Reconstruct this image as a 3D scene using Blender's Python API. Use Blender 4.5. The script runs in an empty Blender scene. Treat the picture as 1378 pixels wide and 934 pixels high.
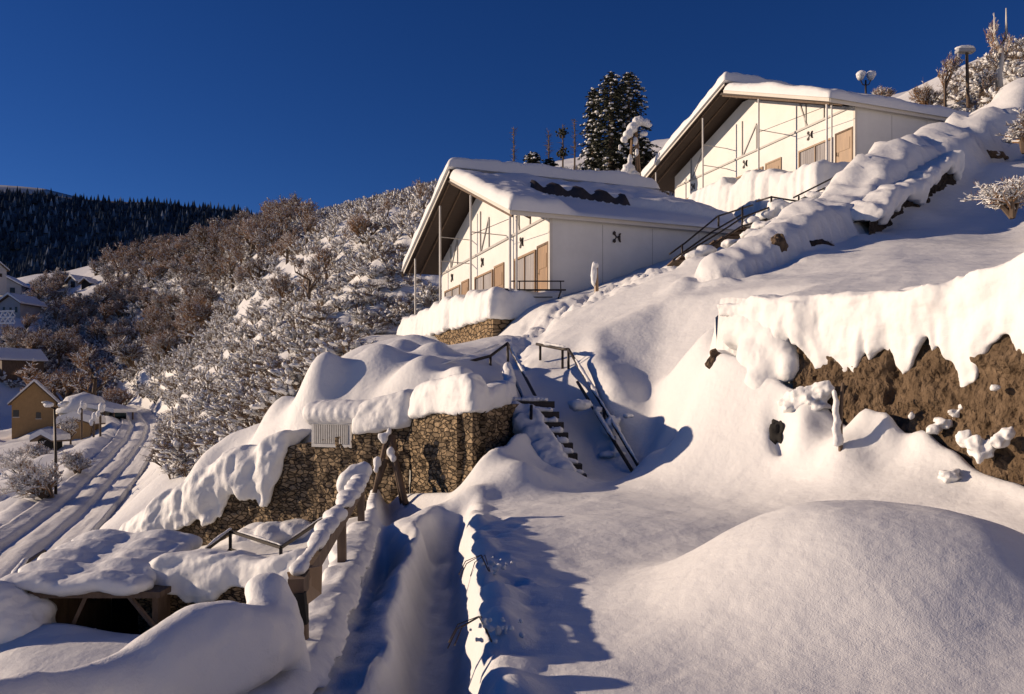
import bpy, bmesh, math, random
import numpy as np
from mathutils import Vector, Matrix, noise as mnoise
from mathutils.geometry import delaunay_2d_cdt
R = math.radians
random.seed(7); rng = np.random.default_rng(7)
scene = bpy.context.scene
COL = scene.collection
F = 1060.0
def W(px, py, D):
    "pixel of the photograph + distance forward -> point in the place (used only to survey positions)"
    return Vector(((px-689)/F*D, D, (534-py)/F*D))

# ---------------------------------------------------------------- noise
def _h(ix, iy, iz, s):
    n = (ix*374761393 + iy*668265263 + iz*2147483647 + s*974634777) & 0xFFFFFFFF
    n = ((n ^ (n >> 13))*1274126177) & 0xFFFFFFFF
    n = ((n ^ (n >> 16))*2246822519) & 0xFFFFFFFF
    return ((n ^ (n >> 15)) & 0xFFFFFF)/float(0xFFFFFF)
def vn(x, y, z=0.0, s=0):
    x = np.asarray(x, float); y = np.asarray(y, float); z = np.zeros_like(x)+z
    ix = np.floor(x).astype(np.int64); iy = np.floor(y).astype(np.int64); iz = np.floor(z).astype(np.int64)
    fx = x-ix; fy = y-iy; fz = z-iz
    fx = fx*fx*fx*(fx*(fx*6-15)+10); fy = fy*fy*fy*(fy*(fy*6-15)+10); fz = fz*fz*fz*(fz*(fz*6-15)+10)
    r = 0
    for dx in (0, 1):
        for dy in (0, 1):
            for dz in (0, 1):
                w = (fx if dx else 1-fx)*(fy if dy else 1-fy)*(fz if dz else 1-fz)
                r = r + w*_h(ix+dx, iy+dy, iz+dz, s)
    return r*2-1
def fbm(x, y, z=0.0, o=4, s=0, g=.5):
    r = 0; a = 1; t = 0
    for k in range(o):
        r = r + a*vn(np.asarray(x)*2**k, np.asarray(y)*2**k, np.asarray(z)*2**k, s+k*17); t += a; a *= g
    return r/t
def sstep(a, b, x):
    t = np.clip((x-a)/(b-a), 0, 1); return t*t*(3-2*t)

# ---------------------------------------------------------------- materials
def mat(name, col, rough=.7, metal=0.0, var=0.0, vscale=4.0, bump=0.0, bscale=20.0, bdist=.02, col2=None, spec=.5, detail=6, coord='Object', stretch=(1,1,1), sheen=0):
    m = bpy.data.materials.new(name); m.use_nodes = True
    nt = m.node_tree; b = nt.nodes['Principled BSDF']
    b.inputs['Roughness'].default_value = rough; b.inputs['Metallic'].default_value = metal
    b.inputs['Specular IOR Level'].default_value = spec
    b.inputs['Base Color'].default_value = (*col, 1)
    if var or bump or col2:
        tc = nt.nodes.new('ShaderNodeTexCoord'); mp = nt.nodes.new('ShaderNodeMapping')
        mp.inputs['Scale'].default_value = stretch
        nt.links.new(tc.outputs[coord], mp.inputs[0])
    if var or col2:
        n = nt.nodes.new('ShaderNodeTexNoise'); n.inputs['Scale'].default_value = vscale; n.inputs['Detail'].default_value = detail
        n.inputs['Roughness'].default_value = .65
        cr = nt.nodes.new('ShaderNodeValToRGB'); cr.color_ramp.elements[0].position = .32; cr.color_ramp.elements[1].position = .68
        c2 = col2 if col2 else tuple(min(1, c*(1+var)) for c in col)
        c1 = col if col2 else tuple(c*(1-var) for c in col)
        cr.color_ramp.elements[0].color = (*c1, 1); cr.color_ramp.elements[1].color = (*c2, 1)
        nt.links.new(mp.outputs[0], n.inputs['Vector']); nt.links.new(n.outputs['Fac'], cr.inputs[0]); nt.links.new(cr.outputs[0], b.inputs['Base Color'])
    if bump:
        n2 = nt.nodes.new('ShaderNodeTexNoise'); n2.inputs['Scale'].default_value = bscale; n2.inputs['Detail'].default_value = 5
        bp = nt.nodes.new('ShaderNodeBump'); bp.inputs['Strength'].default_value = bump; bp.inputs['Distance'].default_value = bdist
        nt.links.new(mp.outputs[0], n2.inputs['Vector']); nt.links.new(n2.outputs['Fac'], bp.inputs['Height']); nt.links.new(bp.outputs[0], b.inputs['Normal'])
    return m
def snow_mat(name, grain=.5, lump=.35):
    m = bpy.data.materials.new(name); m.use_nodes = True
    nt = m.node_tree; b = nt.nodes['Principled BSDF']
    b.inputs['Base Color'].default_value = (.78, .775, .77, 1); b.inputs['Roughness'].default_value = .6
    b.inputs['Specular IOR Level'].default_value = .25
    tc = nt.nodes.new('ShaderNodeTexCoord')
    last = None
    for sc, st, ds in ((2.2, lump, .06), (11, lump*.8, .02), (85, grain, .0035), (140, grain*.7, .004)):
        n = nt.nodes.new('ShaderNodeTexNoise'); n.inputs['Scale'].default_value = sc; n.inputs['Detail'].default_value = 3
        bp = nt.nodes.new('ShaderNodeBump'); bp.inputs['Strength'].default_value = st; bp.inputs['Distance'].default_value = ds
        nt.links.new(tc.outputs['Object'], n.inputs['Vector']); nt.links.new(n.outputs['Fac'], bp.inputs['Height'])
        if last: nt.links.new(last.outputs[0], bp.inputs['Normal'])
        last = bp
    nt.links.new(last.outputs[0], b.inputs['Normal'])
    return m
def stone_mat(name, scale=4.5, base=((.17,.115,.062),(.33,.235,.14)), mortar=(.035,.025,.018)):
    m = bpy.data.materials.new(name); m.use_nodes = True
    nt = m.node_tree; N = nt.nodes; L = nt.links; b = N['Principled BSDF']
    b.inputs['Roughness'].default_value = .85; b.inputs['Specular IOR Level'].default_value = .15
    tc = N.new('ShaderNodeTexCoord'); mp = N.new('ShaderNodeMapping'); mp.inputs['Scale'].default_value = (1, 1, 2.1)
    L.new(tc.outputs['Object'], mp.inputs[0])
    nz = N.new('ShaderNodeTexNoise'); nz.inputs['Scale'].default_value = 3; nz.inputs['Detail'].default_value = 3
    L.new(mp.outputs[0], nz.inputs['Vector'])
    mx = N.new('ShaderNodeMixRGB'); mx.inputs[0].default_value = .12; L.new(mp.outputs[0], mx.inputs[1]); L.new(nz.outputs['Color'], mx.inputs[2])
    v = N.new('ShaderNodeTexVoronoi'); v.feature = 'DISTANCE_TO_EDGE'; v.inputs['Scale'].default_value = scale
    v2 = N.new('ShaderNodeTexVoronoi'); v2.inputs['Scale'].default_value = scale
    L.new(mx.outputs[0], v.inputs['Vector']); L.new(mx.outputs[0], v2.inputs['Vector'])
    cr = N.new('ShaderNodeValToRGB'); cr.color_ramp.elements[0].position = .02; cr.color_ramp.elements[1].position = .11
    L.new(v.outputs['Distance'], cr.inputs[0])
    hs = N.new('ShaderNodeSeparateColor'); L.new(v2.outputs['Color'], hs.inputs[0])
    cm = N.new('ShaderNodeMixRGB'); cm.inputs[1].default_value = (*base[0], 1); cm.inputs[2].default_value = (*base[1], 1)
    L.new(hs.outputs[0], cm.inputs[0])
    fn = N.new('ShaderNodeTexNoise'); fn.inputs['Scale'].default_value = 26; fn.inputs['Detail'].default_value = 5; L.new(tc.outputs['Object'], fn.inputs['Vector'])
    mm = N.new('ShaderNodeMixRGB'); mm.blend_type = 'OVERLAY'; mm.inputs[0].default_value = .5; L.new(cm.outputs[0], mm.inputs[1]); L.new(fn.outputs['Fac'], mm.inputs[2])
    fm = N.new('ShaderNodeMixRGB'); fm.inputs[1].default_value = (*mortar, 1); L.new(cr.outputs[0], fm.inputs[0]); L.new(mm.outputs[0], fm.inputs[2])
    L.new(fm.outputs[0], b.inputs['Base Color'])
    bp = N.new('ShaderNodeBump'); bp.inputs['Strength'].default_value = .9; bp.inputs['Distance'].default_value = .06; L.new(cr.outputs[0], bp.inputs['Height'])
    bq = N.new('ShaderNodeBump'); bq.inputs['Strength'].default_value = .6; bq.inputs['Distance'].default_value = .02; L.new(fn.outputs['Fac'], bq.inputs['Height']); L.new(bp.outputs[0], bq.inputs['Normal'])
    L.new(bq.outputs[0], b.inputs['Normal'])
    return m
M = {}
M['snow'] = snow_mat('snow', .8, .5)
M['snow_soft'] = snow_mat('snow_soft', .6, .55)
M['snow_far'] = mat('snow_far', (.78,.775,.77), .7, bump=.5, bscale=1.5, bdist=.3, spec=.1)
M['road_snow'] = mat('road_snow', (.7,.69,.68), .6, var=.08, vscale=1.2, bump=.5, bscale=3, bdist=.1)
M['stone'] = stone_mat('stone', 7.0, ((.13,.095,.06),(.37,.27,.165)), (.065,.047,.032))
M['stone_small'] = stone_mat('stone_small', 8.5, ((.13,.09,.05),(.32,.22,.125)), (.035,.025,.018))
M['stone_far'] = stone_mat('stone_far', 3.0)
M['earth'] = mat('earth', (.075,.050,.030), .95, col2=(.20,.14,.09), vscale=4.5, bump=1, bscale=16, bdist=.08, spec=.1, stretch=(1,1,.85), detail=12)
M['white_wall'] = mat('white_wall', (.70,.685,.655), .6, var=.06, vscale=.9, bump=.08, bscale=30)
M['soffit'] = mat('soffit', (.045,.028,.019), .75, var=.18, vscale=3, bump=.2, bscale=8, stretch=(1,6,1))
M['wood'] = mat('wood', (.27,.165,.085), .5, var=.2, vscale=5, bump=.1, bscale=30, stretch=(1,1,.15))
M['old_wood'] = mat('old_wood', (.13,.085,.055), .8, var=.35, vscale=7, bump=.4, bscale=25, stretch=(1,1,.3))
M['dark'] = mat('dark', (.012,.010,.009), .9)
M['black_metal'] = mat('black_metal', (.03,.022,.018), .5, metal=.3, var=.4, vscale=10)
M['post'] = mat('post', (.52,.50,.48), .45, metal=.3, var=.1, vscale=3)
M['beam'] = mat('beam', (.42,.40,.38), .5, var=.1, vscale=3)
M['curtain'] = mat('curtain', (.42,.40,.40), .8, col2=(.16,.14,.14), vscale=5, stretch=(1,3,.05))
M['glass'] = mat('glass', (.05,.055,.06), .08, spec=.8)
M['ornament'] = mat('ornament', (.03,.02,.018), .6)
M['slip_shade_mat'] = mat('slip_shade_mat', (.05,.04,.035), .5, var=.2)
M['twig'] = mat('twig', (.16,.105,.065), .9, var=.3, vscale=2)
M['twig_brown'] = mat('twig_brown', (.27,.155,.08), .9, var=.35, vscale=1.5)
M['bark'] = mat('bark', (.12,.085,.06), .95, var=.3, vscale=5, bump=.5, bscale=20)
M['needle'] = mat('needle', (.03,.033,.016), .8, var=.4, vscale=3)
M['far_forest'] = mat('far_forest', (.06,.075,.10), .95, var=.3, vscale=.05, spec=0)  # grey-blue tint puts distance haze into the tree colour
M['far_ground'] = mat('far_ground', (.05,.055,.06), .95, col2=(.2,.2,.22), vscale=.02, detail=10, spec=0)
M['tan_wall'] = mat('tan_wall', (.34,.21,.09), .8, var=.12, vscale=1.5)
M['grey_wall'] = mat('grey_wall', (.34,.34,.36), .8, var=.1, vscale=1)
M['cream'] = mat('cream', (.62,.58,.52), .8, var=.06, vscale=1)
M['window_dark'] = mat('window_dark', (.018,.018,.02), .2)
M['slat'] = mat('slat', (.55,.54,.52), .6, var=.1, vscale=9)
M['lamp'] = mat('lamp', (.55,.55,.53), .4)

def vary(m, src, lo, hi, c2=None, thr=None):
    "natural variety between individuals (whole objects) or loose pieces of a mesh"
    nt = m.node_tree; b = nt.nodes['Principled BSDF']
    r = nt.nodes.new('ShaderNodeObjectInfo') if src == 'object' else nt.nodes.new('ShaderNodeNewGeometry')
    out = r.outputs['Random'] if src == 'object' else r.outputs['Random Per Island']
    old = b.inputs['Base Color'].links[0].from_socket
    if c2:
        cr = nt.nodes.new('ShaderNodeValToRGB'); cr.color_ramp.elements[0].position = thr; cr.color_ramp.elements[1].position = thr+.12
        cr.color_ramp.elements[0].color = (0,0,0,1); cr.color_ramp.elements[1].color = (1,1,1,1); nt.links.new(out, cr.inputs[0])
        mx = nt.nodes.new('ShaderNodeMixRGB'); nt.links.new(cr.outputs[0], mx.inputs[0]); nt.links.new(old, mx.inputs[1]); mx.inputs[2].default_value = (*c2, 1); old = mx.outputs[0]
    mr = nt.nodes.new('ShaderNodeMapRange'); mr.inputs['To Min'].default_value = lo; mr.inputs['To Max'].default_value = hi; nt.links.new(out, mr.inputs['Value'])
    hv = nt.nodes.new('ShaderNodeHueSaturation'); nt.links.new(mr.outputs[0], hv.inputs['Value']); nt.links.new(old, hv.inputs['Color']); nt.links.new(hv.outputs[0], b.inputs['Base Color'])
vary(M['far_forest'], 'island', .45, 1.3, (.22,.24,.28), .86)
vary(M['twig_brown'], 'object', .65, 1.45)
# ---------------------------------------------------------------- mesh builders
def link(o, parent=None):
    COL.objects.link(o)
    if parent is not None: o.parent = parent
    return o
def tag(o, label=None, cat=None, group=None, kind=None):
    if label: o['label'] = label
    if cat: o['category'] = cat
    if group: o['group'] = group
    if kind: o['kind'] = kind
    return o
def empty(name, loc=(0,0,0), rz=0):
    o = bpy.data.objects.new(name, None); o.location = loc; o.rotation_euler = (0,0,rz); o.empty_display_size = .2
    return link(o)
def np_mesh(name, V, Fq, m, parent=None, smooth=True, loc=None):
    me = bpy.data.meshes.new(name)
    V = np.asarray(V, np.float32); Fq = np.asarray(Fq, np.int32)
    k = Fq.shape[1]
    me.vertices.add(len(V)); me.vertices.foreach_set('co', V.ravel())
    me.loops.add(Fq.size); me.loops.foreach_set('vertex_index', Fq.ravel())
    me.polygons.add(len(Fq)); me.polygons.foreach_set('loop_start', np.arange(0, Fq.size, k, dtype=np.int32))
    me.polygons.foreach_set('loop_total', np.full(len(Fq), k, np.int32))
    me.polygons.foreach_set('use_smooth', np.full(len(Fq), smooth))
    me.materials.append(m); me.update(); me.validate()
    o = bpy.data.objects.new(name, me)
    if loc is not None: o.location = loc
    return link(o, parent)
class MB:
    "collects shapes; build() links them as ONE mesh object"
    def __init__(s): s.v = []; s.f = []; s.m = []; s.mi = 0
    def add(s, vs, fs):
        b = len(s.v); s.v += [tuple(p) for p in vs]; s.f += [tuple(i+b for i in f) for f in fs]; s.m += [s.mi]*len(fs)
    def box(s, lo, hi, bevel=0):
        x0,y0,z0 = lo; x1,y1,z1 = hi
        s.add([(x0,y0,z0),(x1,y0,z0),(x1,y1,z0),(x0,y1,z0),(x0,y0,z1),(x1,y0,z1),(x1,y1,z1),(x0,y1,z1)],
              [(0,3,2,1),(4,5,6,7),(0,1,5,4),(1,2,6,5),(2,3,7,6),(3,0,4,7)])
    def bar(s, a, b, w, h=None, up=(0,0,1)):
        a = Vector(a); b = Vector(b); h = w if h is None else h
        d = (b-a).normalized(); u = Vector(up)
        if abs(d.dot(u)) > .98: u = Vector((1,0,0))
        r = d.cross(u).normalized()*w/2; q = r.cross(d).normalized()*h/2
        P = [a-r-q, a+r-q, a+r+q, a-r+q, b-r-q, b+r-q, b+r+q, b-r+q]
        s.add(P, [(0,1,2,3),(7,6,5,4),(0,4,5,1),(1,5,6,2),(2,6,7,3),(3,7,4,0)])
    def tube(s, pts, rad, n=8):
        pts = [Vector(p) for p in pts]
        rad = rad if isinstance(rad, (list, tuple)) else [rad]*len(pts)
        vs = []; fs = []
        for i, p in enumerate(pts):
            d = (pts[min(i+1, len(pts)-1)]-pts[max(i-1, 0)]).normalized()
            u = Vector((0,0,1)) if abs(d.z) < .95 else Vector((1,0,0))
            r = d.cross(u).normalized(); q = r.cross(d)
            for k in range(n):
                a = 2*math.pi*k/n; vs.append(p+(r*math.cos(a)+q*math.sin(a))*rad[i])
        for i in range(len(pts)-1):
            for k in range(n):
                k2 = (k+1) % n; fs.append((i*n+k, i*n+k2, (i+1)*n+k2, (i+1)*n+k))
        fs.append(tuple(range(n))[::-1]); fs.append(tuple((len(pts)-1)*n+k for k in range(n)))
        s.add(vs, fs)
    def blob(s, c, r, sub=2, nz=.25, fr=1.5, seed=0):
        r = r if isinstance(r, (tuple, list)) else (r, r, r)
        V0, F0 = ICO[sub]; vs = []
        for v in V0:
            k = 1+nz*mnoise.noise(Vector(v)*fr+Vector((seed*3.1, seed*1.7, seed)))
            vs.append((c[0]+v[0]*r[0]*k, c[1]+v[1]*r[1]*k, c[2]+v[2]*r[2]*k))
        s.add(vs, F0)
    def poly_prism(s, pts, d):
        "polygon pts (3D, planar) extruded by vector d"
        n = len(pts); P = [Vector(p) for p in pts]; Q = [p+Vector(d) for p in P]
        s.add(P+Q, [tuple(range(n))[::-1], tuple(range(n, 2*n))]+[(i, (i+1)%n, n+(i+1)%n, n+i) for i in range(n)])
    def build(s, name, m, parent=None, smooth=False, loc=None):
        me = bpy.data.meshes.new(name); me.from_pydata(s.v, [], s.f)
        for mm in (m if isinstance(m, (list, tuple)) else [m]): me.materials.append(mm)
        if isinstance(m, (list, tuple)): me.polygons.foreach_set('material_index', s.m)
        if smooth: me.polygons.foreach_set('use_smooth', [True]*len(me.polygons))
        me.update()
        o = bpy.data.objects.new(name, me)
        if loc is not None: o.location = loc
        return link(o, parent)
ICO = {}
for sub in (1, 2, 3, 4):
    bm = bmesh.new(); bmesh.ops.create_icosphere(bm, subdivisions=sub, radius=1)
    ICO[sub] = ([tuple(v.co) for v in bm.verts], [tuple(v.index for v in f.verts) for f in bm.faces]); bm.free()
def recalc(o):
    bm = bmesh.new(); bm.from_mesh(o.data); bmesh.ops.recalc_face_normals(bm, faces=bm.faces); bm.to_mesh(o.data); bm.free(); return o
def bevel(o, w=.01, seg=2):
    b = o.modifiers.new('bevel', 'BEVEL'); b.width = w; b.segments = seg; b.limit_method = 'ANGLE'; return o
TEX = {}
def cloud(sz):
    if sz not in TEX:
        t = bpy.data.textures.new('clouds', 'CLOUDS'); t.noise_scale = sz; t.noise_depth = 3; TEX[sz] = t
    return TEX[sz]
def melt(o, voxel=.05, it=6, disp=((.35, .12),(.09,.02))):
    "merge the lumps of one snow mass into a single smooth surface"
    r = o.modifiers.new('remesh', 'REMESH'); r.mode = 'VOXEL'; r.voxel_size = voxel; r.use_smooth_shade = True
    s = o.modifiers.new('smooth', 'SMOOTH'); s.iterations = it; s.factor = .5
    for sz, st in disp:
        d = o.modifiers.new('disp', 'DISPLACE'); d.texture = cloud(sz); d.strength = st; d.mid_level = .5; d.texture_coords = 'GLOBAL'
    return o
def grid_faces(n, m, wrap=False):
    i, j = np.meshgrid(np.arange(n-1), np.arange(m if wrap else m-1), indexing='ij')
    j2 = (j+1) % m if wrap else j+1
    return np.stack([i*m+j, i*m+j2, (i+1)*m+j2, (i+1)*m+j], -1).reshape(-1, 4)
def resample(P, step):
    P = np.array([tuple(p) for p in P], float); L = np.r_[0, np.cumsum(np.linalg.norm(np.diff(P, axis=0), axis=1))]
    n = max(3, int(L[-1]/step)); t = np.linspace(0, L[-1], n+1)
    return np.stack([np.interp(t, L, P[:, k]) for k in range(P.shape[1])], 1), t
def drape(name, path, m, parent=None, inset=.6, over=.12, rise=.35, drop=.3, jag=.2, step=.06, seed=0, side=1, jf=2.0, back=0.0, end_round=True, ripple=.05, vox=.04):
    """snow lying on an edge and hanging over it. path: 3D edge of the thing it lies on (vertices may carry rise and drop as 4th and 5th numbers)"""
    P4 = np.array([list(p)[:3]+([p[3], p[4]] if len(p) > 3 else [rise, drop]) for p in path], float)
    Q, t = resample(P4, step); P = Q[:, :3]; RI = Q[:, 3]; DR = Q[:, 4]; n = len(P)
    T = np.gradient(P[:, :2], axis=0)
    k = max(1, int(.15/step))
    for _ in range(k*4): T[1:-1] = (T[:-2]+T[1:-1]*2+T[2:])/4
    T /= np.linalg.norm(T, axis=1)[:, None]+1e-9
    O = np.stack([T[:, 1], -T[:, 0]], 1)*side
    j1 = fbm(t*jf, t*0+seed*5.3, 0, 3, seed); j2 = fbm(t*jf*5, t*0+seed*9.1, 0, 2, seed+3)
    dr = np.maximum(.03, DR*(1+jag*1.8*j1)+jag*.35*DR*j2)
    ri = RI*(1+.25*fbm(t*1.1, t*0+seed*2.2, 0, 2, seed+9))
    ov = over*(1+.8*fbm(t*1.7, t*0+7.7*seed, 0, 3, seed+5))
    if end_round:
        e = np.sqrt(np.clip(np.minimum(t, t[-1]-t)/(.5*rise+.12), 0.02, 1)); e = np.sin(e*math.pi/2)
        ri = ri*e; ov = ov*e; dr = dr*(.4+.6*e)
    sec = []   # (offset out, height) as functions
    top = 10
    for q in range(top+1):                      # back to rounded shoulder
        a = q/top
        sec.append((-inset*(1-a)-.35*inset*0, ('t', a)))
    rows = []
    for q in range(8): a = q/8.; rows.append((-inset+(inset+0*ov)*a*.92, (back+(ri-back)*np.sin(min(1, a*1.6)*math.pi/2))))
    for q in range(1, 8):
        a = q/7.*math.pi/2; rows.append((-.08*inset+(ov+.08*inset)*np.sin(a), ri*np.cos(a)**.8 if q < 7 else ri*0))
    for q in range(1, 9):
        a = q/8.; rows.append((ov*(1-.35*a**2)+.0*a, -dr*a))
    rows.append((ov*.25, -dr*1.0+.01)); rows.append((-.04+0*ov, -dr*.85)); rows.append((-.04+0*ov, -.05+0*ov))
    m2 = len(rows); V = np.zeros((n, m2, 3))
    for r_, (o_, z_) in enumerate(rows):
        o_ = np.zeros(n)+o_; z_ = np.zeros(n)+z_
        nzv = fbm(P[:, 0]*2.3+r_*.21, P[:, 1]*2.3+r_*.13, z_*2.3+seed, 3, seed+31)
        fl = np.clip(-z_/(dr+.05), 0, 1)*vn(t*9, t*0+r_*.25, 0, seed+77)*ripple*.6
        o2 = o_+nzv*ripple*(1 if r_ < m2-3 else 0)+fl*(1 if r_ < m2-3 else 0)
        V[:, r_, 0] = P[:, 0]+O[:, 0]*o2; V[:, r_, 1] = P[:, 1]+O[:, 1]*o2; V[:, r_, 2] = P[:, 2]+z_+(nzv*ripple*1.2 if r_ < 15 else 0)
    for e_ in (0, -1):
        c_ = V[e_].mean(0); V[e_] = c_+(V[e_]-c_)*.02
    o = recalc(np_mesh(name, V.reshape(-1, 3), grid_faces(n, m2, True), m, parent))
    if vox: melt(o, vox, 4, ((vox*9, vox*1.5), (vox*2.5, vox*.45)))
    return o
# ---------------------------------------------------------------- terrain (surveyed spots -> triangulated -> smoothed height field)
S = []   # (x, y, z)
def a(px, py, D): S.append(tuple(W(px, py, D)))
def w(x, y, z): S.append((x, y, z))
# terrace the photographer stands on
for y in (-8, -4, -1, 1.5, 3, 5, 7, 9, 10.5): w(-1.35, y, -1.72)
for y in (-8, -4, 0, 3, 5, 7, 9): w(.3, y, -1.62)
for y in (-8, -4, 0, 3): w(3, y, -1.5)
for y in (-8, 0): w(8, y, -.8)
w(-1.75, 11.5, -1.72); w(-1.3, 12.6, -1.7); w(-1.0, 13.3, -1.7); w(-.6, 13.2, -1.62)
a(700,900,4.63); a(800,850,5.4); a(850,720,9.1); a(1000,690,10.5); a(800,680,11.2); a(900,672,11.8); a(1050,673,11.4)
a(700,655,13.4); a(640,668,13.2); a(745,668,12.6); a(900,668,12.7); a(980,668,12.3); w(1.6,13.6,-1.62); w(.9,14.1,-1.58)
# flat behind the big mound
w(3.2,9.2,-1.6); w(4.6,8.4,-1.6); w(5.0,7,-1.65); w(5.6,5,-1.5); w(7,4,-1.3)
# bank and cliff (foot and lip)
foot = [(1060,520,12.6),(1105,572,12.0),(1160,575,11.5),(1210,592,11.0),(1270,612,10.1),(1310,650,9.6),(1378,676,8.8)]
lipp = [(1050,490,12.9),(1100,480,12.4),(1150,486,11.9),(1200,488,11.4),(1240,478,10.9),(1300,470,10.3),(1340,466,9.8),(1378,455,9.4)]
for p in foot: a(*p)
LIP = [W(*p) for p in lipp]
for p in lipp: v = W(*p); w(v.x+.12, v.y+.04, v.z)
w(6.0,8.0,-1.3); w(6.5,8.2,.8); w(6.3,6,-1.2); w(7.2,6,1.0); w(8,3,1.1)
a(1100,420,13.6); a(1200,402,12.6); a(1300,400,11.6); a(1378,396,10.8); w(8,8,1.7); w(10,4,2.2)
a(1378,330,20); a(1200,365,17); a(1100,380,17); a(1378,362,15); a(1010,405,16); a(945,428,15.6); w(14,10,4); w(16,4,4.6)
a(1000,450,13.6); a(985,520,13.1); a(1010,600,12.3); a(1040,640,11.7); a(960,465,14.2)
a(1100,620,11.2); a(1180,645,10.2); a(1250,665,9.4); a(1060,655,11.2); a(1330,700,8.4)
a(900,600,13.6); a(870,658,13.2); a(880,520,17.2); a(820,500,16.8); a(800,480,18); a(940,480,15.2); a(950,620,12.7)
# stair way
w(.95,15.0,-1.45); w(.75,16.0,-.9); w(.6,17,-.35); w(1.93,16.5,-.95); w(2.4,14.9,-1.62); w(1.3,15.6,-1.4); w(1.6,17.6,-.1); w(.5,18.6,.5); w(1.4,19,.62); w(3.0,14.6,-1.35); w(2.9,16,-.75)
a(690,480,20); a(740,462,21.5); a(720,440,25); a(800,440,20); a(900,400,21); a(955,352,23.5); a(850,420,21.5)
# terrace A over the stone wall
w(-.25,14.6,-.2); w(-.2,16,.1); a(600,500,15.8); a(560,505,17); a(500,530,17.4); a(440,545,18); a(600,480,18); a(500,483,19); a(430,505,18.5); a(540,440,26); a(600,462,24.5); a(480,460,26); a(660,470,22)
w(-.62,14.0,-.25); w(-2.0,15.9,-.4); w(-4.66,17.1,-1.1); w(-7.5,18.4,-2.6); w(-9.5,19.4,-3.6)
w(-.8,13.75,-1.68); w(-2.15,15.5,-1.85); w(-2.6,15.4,-2.6); w(-4.7,16.6,-3.1); w(-7.5,17.9,-3.9)
a(350,590,21); a(300,620,22); a(250,670,22); a(200,650,30)
# cabin 1 surroundings
def cab(C, x, y):   # cabin frame -> place
    return (C[0]+x*.9365-y*.3505, C[1]+x*.3505+y*.9365)
C1 = (1.6,33,4.34); C2 = (17.6,40.4,11.7)
for (x, y, dz) in ((-1.2,-.2,-.6),(-1.2,9,-.6),(-1.2,17.5,-.6),(1,-.4,0),(3,-.5,.7),(5.5,-.6,1.6),(9,-.8,3.0),(-3.6,-2.2,-2.9),(-3.3,-.6,-2.75),(-3.3,6,-2.7),(-3.6,14,-2.3),(-6,18,-2.9),(4,4,1.6),(9,4,3.0),(11.5,2,3.9),(11.5,9,4.6),(11.5,18,5.2),(0,20,.0),(5,20.5,2.4)):
    p = cab(C1, x, y); w(p[0], p[1], C1[2]+dz)
for (x, y, dz) in ((-1.2,-.2,-.6),(-1.2,9,-.6),(-1.2,17.5,-.6),(1,-.4,.2),(3,-.5,.9),(6,-.6,1.7),(9.5,-.8,2.9),(-3.3,-1,-2.2),(-4,6,-2.4),(-4,14,-2.4),(4,4,1.0),(9,4,3.2),(12,2,3.6),(12,9,4.2),(12,18,4.6),(0,20,.0),(5,20.5,2.0)):
    p = cab(C2, x, y); w(p[0], p[1], C2[2]+dz)
a(820,392,30); a(760,412,29); a(880,372,29)
# beyond on the right
a(1000,370,22.6); a(1100,345,22.5); a(1200,326,22.5); a(1378,322,22.5); a(1300,285,27); a(1378,262,28.5); a(1220,300,26); a(1378,180,35); a(1260,222,34); a(1205,208,33.5); a(1135,262,29.5); a(1050,318,26.5)
a(1100,290,30); a(1010,330,28); a(930,350,28); a(1270,165,48); a(1330,128,50); a(1378,90,52); a(1330,160,42)
w(30,20,11); w(40,0,14); w(20,-8,5); w(50,50,28); w(60,90,38); w(90,60,44); w(45,75,33)
a(870,255,64); a(780,250,82); a(700,235,82); w(25,62,20); w(30,80,26)
# behind camera
w(-1.35,-40,-1.7); w(20,-40,4); w(90,-40,35); w(-12,-40,-7); w(-60,-40,-14)
# left drop and lower ground
for y in (-8, 0, 4, 7, 9): w(-2.1, y, -3.6); w(-4.5, y, -4.5)
w(-1.95,10.8,-2.4); w(-2.4,13,-2.7)
w(-4.6,17.0,-3.1)
a(430,745,14.5); a(350,750,15); a(260,775,14.6); a(205,790,14.2); a(330,725,16.4)
a(195,850,13.4); a(345,840,13.2); a(60,790,14.5); a(20,870,12); a(100,745,18); a(0,800,20)
w(-8,8,-5.2); w(-8,0,-5.6); w(-14,10,-7); w(-14,0,-7.4); w(-40,0,-11); w(-40,20,-10)
# valley with the road
RD = [(-60,830,27),(20,745,33),(100,680,46),(150,632,62),(183,592,82),(191,567,100),(178,551,116),(140,540,132)]
a(75,672,50); a(0,690,56); a(30,625,78); a(0,760,38); a(200,640,52); a(232,600,64); a(120,735,31); a(205,715,25.5); a(60,775,25); a(210,560,96); a(150,560,112)
a(8,376,200); a(-60,380,200); a(10,402,175); a(-50,402,175); a(12,428,150); a(-50,430,150); a(92,390,185); a(2,502,140); a(45,494,150); a(125,484,160); a(110,600,95); a(60,578,128); a(0,580,130); a(0,540,170); a(150,530,150)
a(200,675,36); a(300,600,45); a(300,540,60); a(250,550,78); a(300,480,80); a(230,500,110); a(350,560,36); a(380,520,34); a(400,460,52); a(470,420,50); a(520,420,44); a(400,400,78); a(520,360,62); a(560,310,66); a(450,340,82)
a(590,268,74); a(540,275,84); a(500,276,90); a(450,292,100); a(390,304,112); a(350,312,140); a(380,360,120); a(300,420,140); a(240,470,150); a(200,500,170); a(300,330,175); a(240,340,200); a(150,350,240); a(80,355,270); a(0,375,290)
a(150,420,210); a(60,430,220); a(0,470,210); a(120,480,190); a(60,520,180)
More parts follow.
